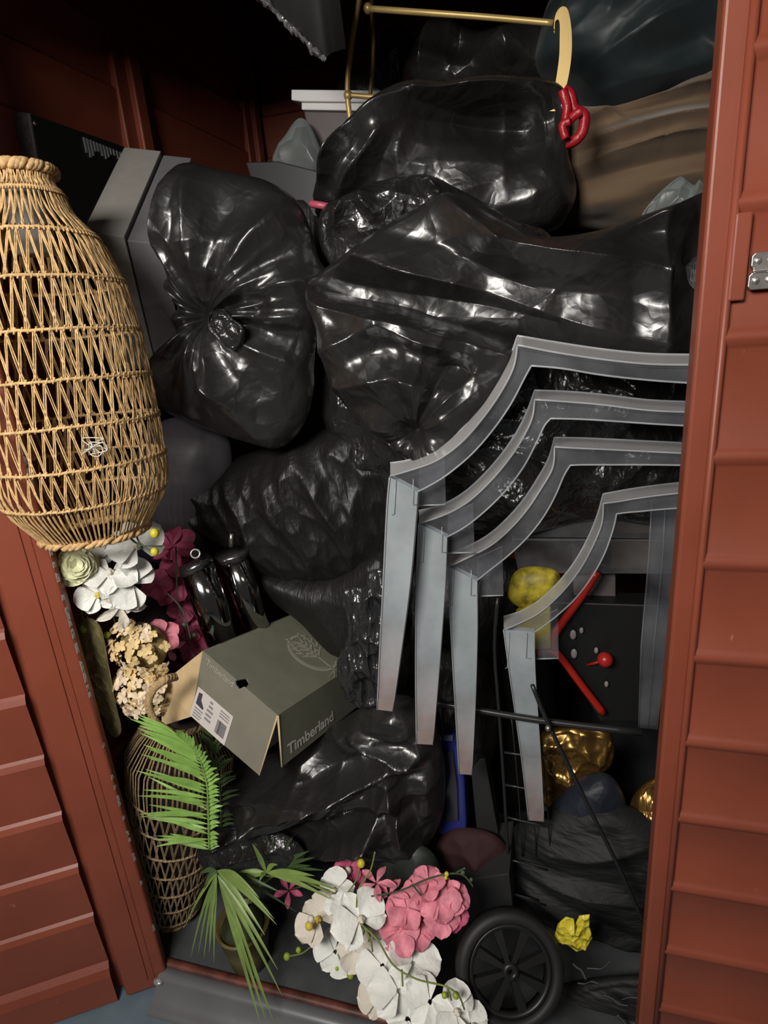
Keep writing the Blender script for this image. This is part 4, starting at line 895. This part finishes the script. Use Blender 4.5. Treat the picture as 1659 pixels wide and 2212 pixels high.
spray('white silk orchid spray directly under the woven lantern', (250, 1340, .10),
      [('orchid', 296, 1178, .10, 52, 0, .1, .1, .2), ('orchid', 238, 1235, .08, 50, 0, -.2, .5, 2.9), ('orchid', 292, 1262, .09, 52, 0, .3, 0, .9), ('orchid', 212, 1284, .06, 44, 0, -.1, -.1, .4),
       ('orchid', 258, 1290, .075, 40, 0, .2, -.3, 1.8), ('star', 262, 1312, .07, 50, 1, .1, -.3, .9), ('rose', 200, 1308, .055, 22, 0, 0, 0, 0), ('orchid', 205, 1215, .10, 38, 0, -.3, .3, 1.)],
      [([(290, 1140, .06), (300, 1170, .055), (318, 1185, .05), (330, 1195, .05)], STEMD), ([(275, 1145, .06), (285, 1165, .055), (305, 1180, .05)], STEMD), ([(190, 1330, .08), (180, 1350, .07), (182, 1360, .07)], STEMG), ([(260, 1200, .12), (240, 1300, .14), (270, 1420, .16)], STEMG)],
      [(334, 1152, .05, 9, BUDY), (334, 1192, .05, 8, BUDY), (181, 1358, .065, 9, BUDG), (231, 1372, .09, 7, BUDG), (288, 1150, .055, 6, STEMD), (302, 1180, .055, 6, STEMD)], 1, MS)
t = empty('rose', P(165, 1290, .07), 'cream silk rose half hidden by the open left door', 'flower')
flower('rose', P(163, 1222, .05), toCam(P(163, 1222, .05), .1, .05), 52*pxs(.05), ROSEF, t)
g = MB(); g.tube(catmull([P(165, 1240, .06), P(175, 1320, .10), P(200, 1400, .12)], 5), .0018, 6); g.build('stem', STEMG, t)
t = spray('dusky pink orchid spray between the white orchids and the chrome tubes', (420, 1430, .22),
      [('pea', 384, 1172, .27, 36, 3, 0, .2, .3), ('star', 372, 1180, .26, 40, 3, .1, .1, 1.), ('pea', 338, 1262, .22, 34, 3, 0, .1, 1.), ('pea', 368, 1270, .25, 38, 3, .1, .2, .2), ('pea', 396, 1310, .28, 36, 3, .2, 0, .7),
       ('pea', 412, 1350, .29, 40, 3, .3, 0, 1.7), ('pea', 350, 1376, .16, 40, 2, -.1, .1, .5), ('star', 362, 1400, .17, 36, 2, .1, -.4, 1.2), ('pea', 420, 1400, .27, 34, 3, 0, 0, .1), ('pea', 378, 1218, .27, 32, 3, 0, .3, 2.), ('pea', 425, 1385, .30, 30, 3, .1, .1, 2.)],
      [([(380, 1180, .22), (385, 1300, .22), (410, 1400, .22), (435, 1440, .22)], STEMD), ([(360, 1280, .2), (395, 1320, .2), (412, 1380, .2)], STEMD)], [(398, 1350, .22, 6, STEMD), (420, 1372, .22, 5, STEMD)], 2, MS)
# hydrangea heads
def hydrangea(label, cx_, cy_, Y, r, n, seed, m1, m2):
    t = empty('hydrangea', P(cx_, cy_+r, Y+.02), label, 'flower'); R_ = random.Random(seed); c0 = P(cx_, cy_, Y); k = pxs(Y)
    protos = []
    for q in range(4):
        g = MB()
        for kk in range(4): petal(g, np.zeros(3), np.array([1., 0, 0]), np.array([0, 1., 0]), np.array([0, 0, 1.]), kk*1.571+q*.3, .0125, .0125, .3+R_.uniform(-.2, .2), .3, .02, 4, 4)
        V = np.array(g.V)
        me = bpy.data.meshes.new('floret'); me.from_pydata(V.tolist(), [], g.F); me.materials.append(m1 if q < 3 else m2); me.polygons.foreach_set('use_smooth', [True]*len(me.polygons)); protos.append(me)
    inn = MB(); inn.ball(c0+np.array([0, .01, 0]), r*k*.8, 12, 8, (1, .6, 1)); inn.build('core', mat('hydrangea_core', (.30, .22, .08), .8), t)
    for i in range(n):
        z = R_.uniform(-1, 1); a = R_.uniform(math.pi, 2*math.pi); q = math.sqrt(max(0, 1-z*z)); d = np.array([q*math.cos(a), q*math.sin(a)*.7, z])
        o = bpy.data.objects.new('floret', protos[R_.randrange(4)]); COL.objects.link(o); o.parent = t
        o.location = Vector(c0+d*r*k*R_.uniform(.85, 1.1)-origin(t)); nn_ = Vector(d)+Vector((R_.uniform(-.4, .4), -.3, R_.uniform(-.2, .5)))
        o.rotation_euler = nn_.to_track_quat('Z', 'Y').to_euler(); o.rotation_euler.rotate_axis('Z', R_.uniform(0, 6.28)); s = R_.uniform(.75, 1.25); o.scale = (s, s, s)
hydrangea('golden cream hydrangea head below the white orchids', 305, 1400, .12, 68, 84, 4, HYDF, HYDG)
hydrangea('paler cream hydrangea head just above the basket handle', 305, 1490, .10, 62, 80, 5, HYDG, HYDF)
pillow('cellophane_wrap', [(178, 1340), (215, 1350), (235, 1440), (250, 1520), (262, 1580), (238, 1585), (205, 1480), (170, 1400)], .07, .012, CELLO, seed=61, N=80, K=40, fac=((.02, .008, .5, .2),), label='olive cellophane wrapping along the edge of the open left door', cat='wrapping')
# bottom sprays
spray('long white silk orchid spray spilling over the shed threshold', (960, 2230, -.06),
      [('orchid', 722, 1925, .06, 46, 0, -.2, .4, .5), ('orchid', 688, 1985, .03, 55, 1, -.3, .2, 1.), ('orchid', 778, 1985, -.01, 63, 0, .15, .15, .25), ('orchid', 722, 2060, .03, 51, 0, -.2, -.4, 2.5),
       ('orchid', 768, 2050, .02, 46, 1, 0, -.1, 1.4), ('orchid', 825, 2085, .0, 58, 0, -.2, .2, .6), ('orchid', 893, 2080, .0, 58, 0, .3, .4, 1.6), ('orchid', 862, 2140, -.03, 67, 0, .0, .1, .1),
       ('orchid', 822, 2150, -.01, 55, 1, -.5, 0, .9), ('orchid', 930, 2165, -.05, 58, 0, .1, -.1, 2.1), ('orchid', 985, 2185, -.06, 55, 0, .3, .1, .7), ('orchid', 880, 2205, -.05, 62, 0, 0, -.3, 1.2), ('orchid', 1020, 2215, -.06, 46, 0, .4, 0, .2), ('orchid', 808, 2040, .04, 40, 1, .2, .2, .2)],
      [([(778, 1995, -.02), (815, 2030, -.04), (850, 2085, -.05), (900, 2115, -.06), (960, 2130, -.07), (990, 2150, -.07), (1003, 2180, -.07)], STEMG), ([(785, 2000, -.02), (800, 2030, -.03), (805, 2055, -.03)], STEMG), ([(868, 2095, -.05), (870, 2130, -.06)], STEMG),
       ([(618, 2066, .03), (650, 2060, .03), (672, 2045, .03), (690, 2030, .02)], STEMG), ([(730, 2060, .02), (740, 2085, .01), (760, 2105, .01)], STEMG), ([(810, 1840, .06), (800, 1880, .05), (775, 1920, .03), (770, 1960, .0)], STEMG), ([(965, 2130, -.07), (975, 2160, -.07)], STEMG), ([(780, 1860, .08), (770, 1900, .07), (750, 1930, .06)], STEMG)],
      [(620, 2066, .03, 9, BUDG), (656, 2030, .03, 9, BUDG), (645, 2052, .04, 7, BUDG), (757, 2106, .01, 9, BUDG), (728, 2092, .02, 6, BUDG), (780, 1865, .07, 9, BUDY), (668, 2000, .0, 10, LIPY), (985, 2150, -.06, 8, BUDG), (960, 2150, -.06, 7, BUDG), (672, 1985, -.01, 8, CREAMF)], 11, MS)
spray('pink silk orchid spray at the lower centre, right of the white orchids', (900, 2060, .03),
      [('pea', 878, 1962, .03, 46, 2, -.1, .2, .2), ('pea', 902, 2005, .03, 46, 2, .2, 0, .9), ('pea', 862, 2010, .02, 51, 2, -.1, -.3, 1.5), ('pea', 925, 1905, .05, 38, 2, -.1, .5, .4), ('pea', 948, 1942, .04, 49, 2, .1, -.1, 1.1), ('pea', 985, 1938, .05, 34, 2, .4, .1, .3), ('pea', 955, 1975, .035, 43, 2, .1, -.4, 2.),
       ('pea', 900, 1925, .06, 36, 2, -.3, .2, 2.), ('star', 838, 1925, .04, 44, 2, -.2, .9, 1.57), ('star', 812, 1905, .05, 42, 2, -.3, .9, 1.7), ('star', 862, 2045, .01, 34, 2, -.2, -.6, 1.), ('pea', 975, 1975, .05, 36, 3, .2, -.2, 1.)],
      [([(790, 1938, .03), (860, 1925, .02), (920, 1900, .02), (965, 1888, .02), (1000, 1890, .03), (1022, 1915, .03)], STEMD), ([(890, 1910, .02), (910, 1935, .015)], STEMD), ([(985, 1885, .03), (1005, 1875, .03)], STEMD)],
      [(965, 1888, .015, 5, BUDY), (963, 1896, .015, 4, BUDY), (1000, 1885, .025, 5, STEMD), (1018, 1900, .03, 4, STEMD)], 12, MS)
spray('dark pink blossoms tucked behind the upper end of the white orchid spray', (755, 1910, .12),
      [('pea', 752, 1876, .12, 34, 3, 0, 0, .4), ('pea', 765, 1895, .12, 28, 3, .2, -.2, 1.), ('star', 622, 1922, .12, 34, 3, -.2, .2, .9)], [([(622, 1922, .13), (690, 1905, .14), (752, 1880, .13)], STEMD)], [(752, 1880, .11, 8, CREAMF)], 13, MS)

# ------------------------------------------------------------------ leaves
def blade(g, p0, p1, wd, sag, n=8, mid=.35, nrm=None):
    p0 = np.asarray(p0, float); p1 = np.asarray(p1, float); d = p1-p0; L_ = np.linalg.norm(d); d = d/L_
    v = CP-p0; s = np.cross(d, v); s /= np.linalg.norm(s)+1e-9; f = np.cross(s, d)
    V = []
    for i in range(n+1):
        q = i/n; c = p0+d*L_*q+np.array([0, 0, 1.])*sag*math.sin(math.pi*q)
        wv = wd*.5*(min(1, q/mid)**.6 if q < mid else ((1-q)/(1-mid))**.8)+.0002
        V += [c-s*wv, c-f*wv*.35, c+s*wv]
    g.add(V, [[i*3+k, i*3+k+1, (i+1)*3+k+1, (i+1)*3+k] for i in range(n) for k in range(2)])
def frond(label, ra, Y, left, right, m, n, wd, seed, name='palm_frond', par=None):
    t = par or empty(name, P(*ra[0], Y), label, 'palm frond'); R_ = random.Random(seed)
    pts = catmull([P(a, b, Y-.008*i) for i, (a, b) in enumerate(ra)], 8)
    g = MB(); g.tube(pts, list(np.linspace(.0026, .0008, len(pts))), 6); g.build('rachis', m, t)
    g = MB(); k = pxs(Y)
    for i in range(n):
        q = (i+.5)/n; idx = q*(len(pts)-1); p = pts[int(idx)]; tg = pts[min(len(pts)-1, int(idx)+1)]-pts[max(0, int(idx)-1)]; tg /= np.linalg.norm(tg)
        for side, Ls in ((0, left), (1, right)):
            if Ls <= 0: continue
            ln = Ls*k*(.55+.6*math.sin(math.pi*(.15+.75*q)))*R_.uniform(.85, 1.12)
            sd = -RT if side == 0 else RT
            d = sd*.88+tg*(.25+1.5*q*q)+np.array([0, 0, R_.uniform(-.22, .16)])-FW*R_.uniform(-.25, .35); d /= np.linalg.norm(d)
            blade(g, p, p+d*ln, wd, .004)
    g.build('leaflets', m, t); return t
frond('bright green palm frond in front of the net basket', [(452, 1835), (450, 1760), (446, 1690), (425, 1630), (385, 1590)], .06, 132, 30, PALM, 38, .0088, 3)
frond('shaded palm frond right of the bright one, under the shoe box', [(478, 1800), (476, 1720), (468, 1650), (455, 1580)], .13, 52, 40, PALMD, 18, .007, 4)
t = empty('potted_plant', P(527, 2095, .07), 'long bladed green plant in an olive gold pot at the threshold', 'potted plant')
g = MB(); c = P(527, 2050, .10); k = pxs(.1); cb = PZ(530, 2096, .004); cb[1] = max(cb[1], .045)+.02
hz = P(527, 1992, cb[1])[2]
hb = [( .0, .036), (.04, .040), (.5, .049), (.93, .056), (.95, .059), (1., .059), (1., .054), (.9, .050)]
V = []; n = 40
for j in range(n):
    a = 2*math.pi*j/n
    for h, r in hb: V.append((cb[0]+r*math.cos(a), cb[1]+r*math.sin(a), cb[2]+(hz-cb[2])*h))
kk = len(hb); g.add(V, [[j*kk+i, ((j+1) % n)*kk+i, ((j+1) % n)*kk+i+1, j*kk+i+1] for j in range(n) for i in range(kk-1)]+[[j*kk for j in range(n)][::-1], [j*kk+kk-1 for j in range(n)]])
g.build('pot', POT, t)
g = MB(); g.ball((cb[0], cb[1], hz-.006), .046, 16, 8, (1, 1, .35)); g.build('moss', SOIL, t)
g = MB(); g.tube(catmull([np.array([cb[0], cb[1], hz]), P(505, 1930, .07), P(470, 1888, .05)], 6), .003, 7); g.tube(catmull([np.array([cb[0], cb[1], hz]), P(545, 1930, .11), P(600, 1885, .12)], 6), .003, 7)
g.tube(catmull([P(560, 1890, .10), P(640, 1900, .08), P(720, 1930, .05)], 6), .0022, 7); g.build('stem', STEMG, t)
R_ = random.Random(8)
def leafset(base, tips, m, Y, wd=.010, sag=.02, nm='leaf'):
    for a, b, y in tips:
        g = MB(); blade(g, P(*base, Y), P(a, b, y), wd*R_.uniform(.8, 1.2), sag*R_.uniform(.5, 1.2), 10); g.build(nm, m, t)
leafset((468, 1885), [(412, 2068, .02), (428, 2062, .0), (440, 2072, -.01), (452, 2058, -.02), (462, 2078, -.02), (400, 2000, .02)], GRASS, .04, .0065, .012)
leafset((470, 1880), [(592, 1985, -.02), (598, 1998, -.03), (580, 1968, -.01), (560, 1940, 0.), (572, 2020, -.02)], GRASS, .04, .012, .018)
leafset((470, 1890), [(556, 2108, -.04), (610, 2152, -.05), (566, 2225, -.07), (575, 2205, -.06), (600, 2095, -.04), (590, 2205, -.05)], GRASS, .03, .010, .012)
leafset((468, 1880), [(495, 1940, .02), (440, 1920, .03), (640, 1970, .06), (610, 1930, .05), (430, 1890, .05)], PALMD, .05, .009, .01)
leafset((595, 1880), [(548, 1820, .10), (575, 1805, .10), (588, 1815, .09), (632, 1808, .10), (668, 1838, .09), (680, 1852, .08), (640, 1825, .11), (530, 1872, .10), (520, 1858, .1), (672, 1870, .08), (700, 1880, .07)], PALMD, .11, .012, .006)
leafset((575, 1885), [(545, 1822, .06), (600, 1868, .06), (680, 1892, .05), (700, 1908, .05), (735, 1925, .04), (720, 1945, .04), (510, 1885, .06), (500, 1910, .06), (560, 1905, .04)], GRASS, .07, .011, .008)
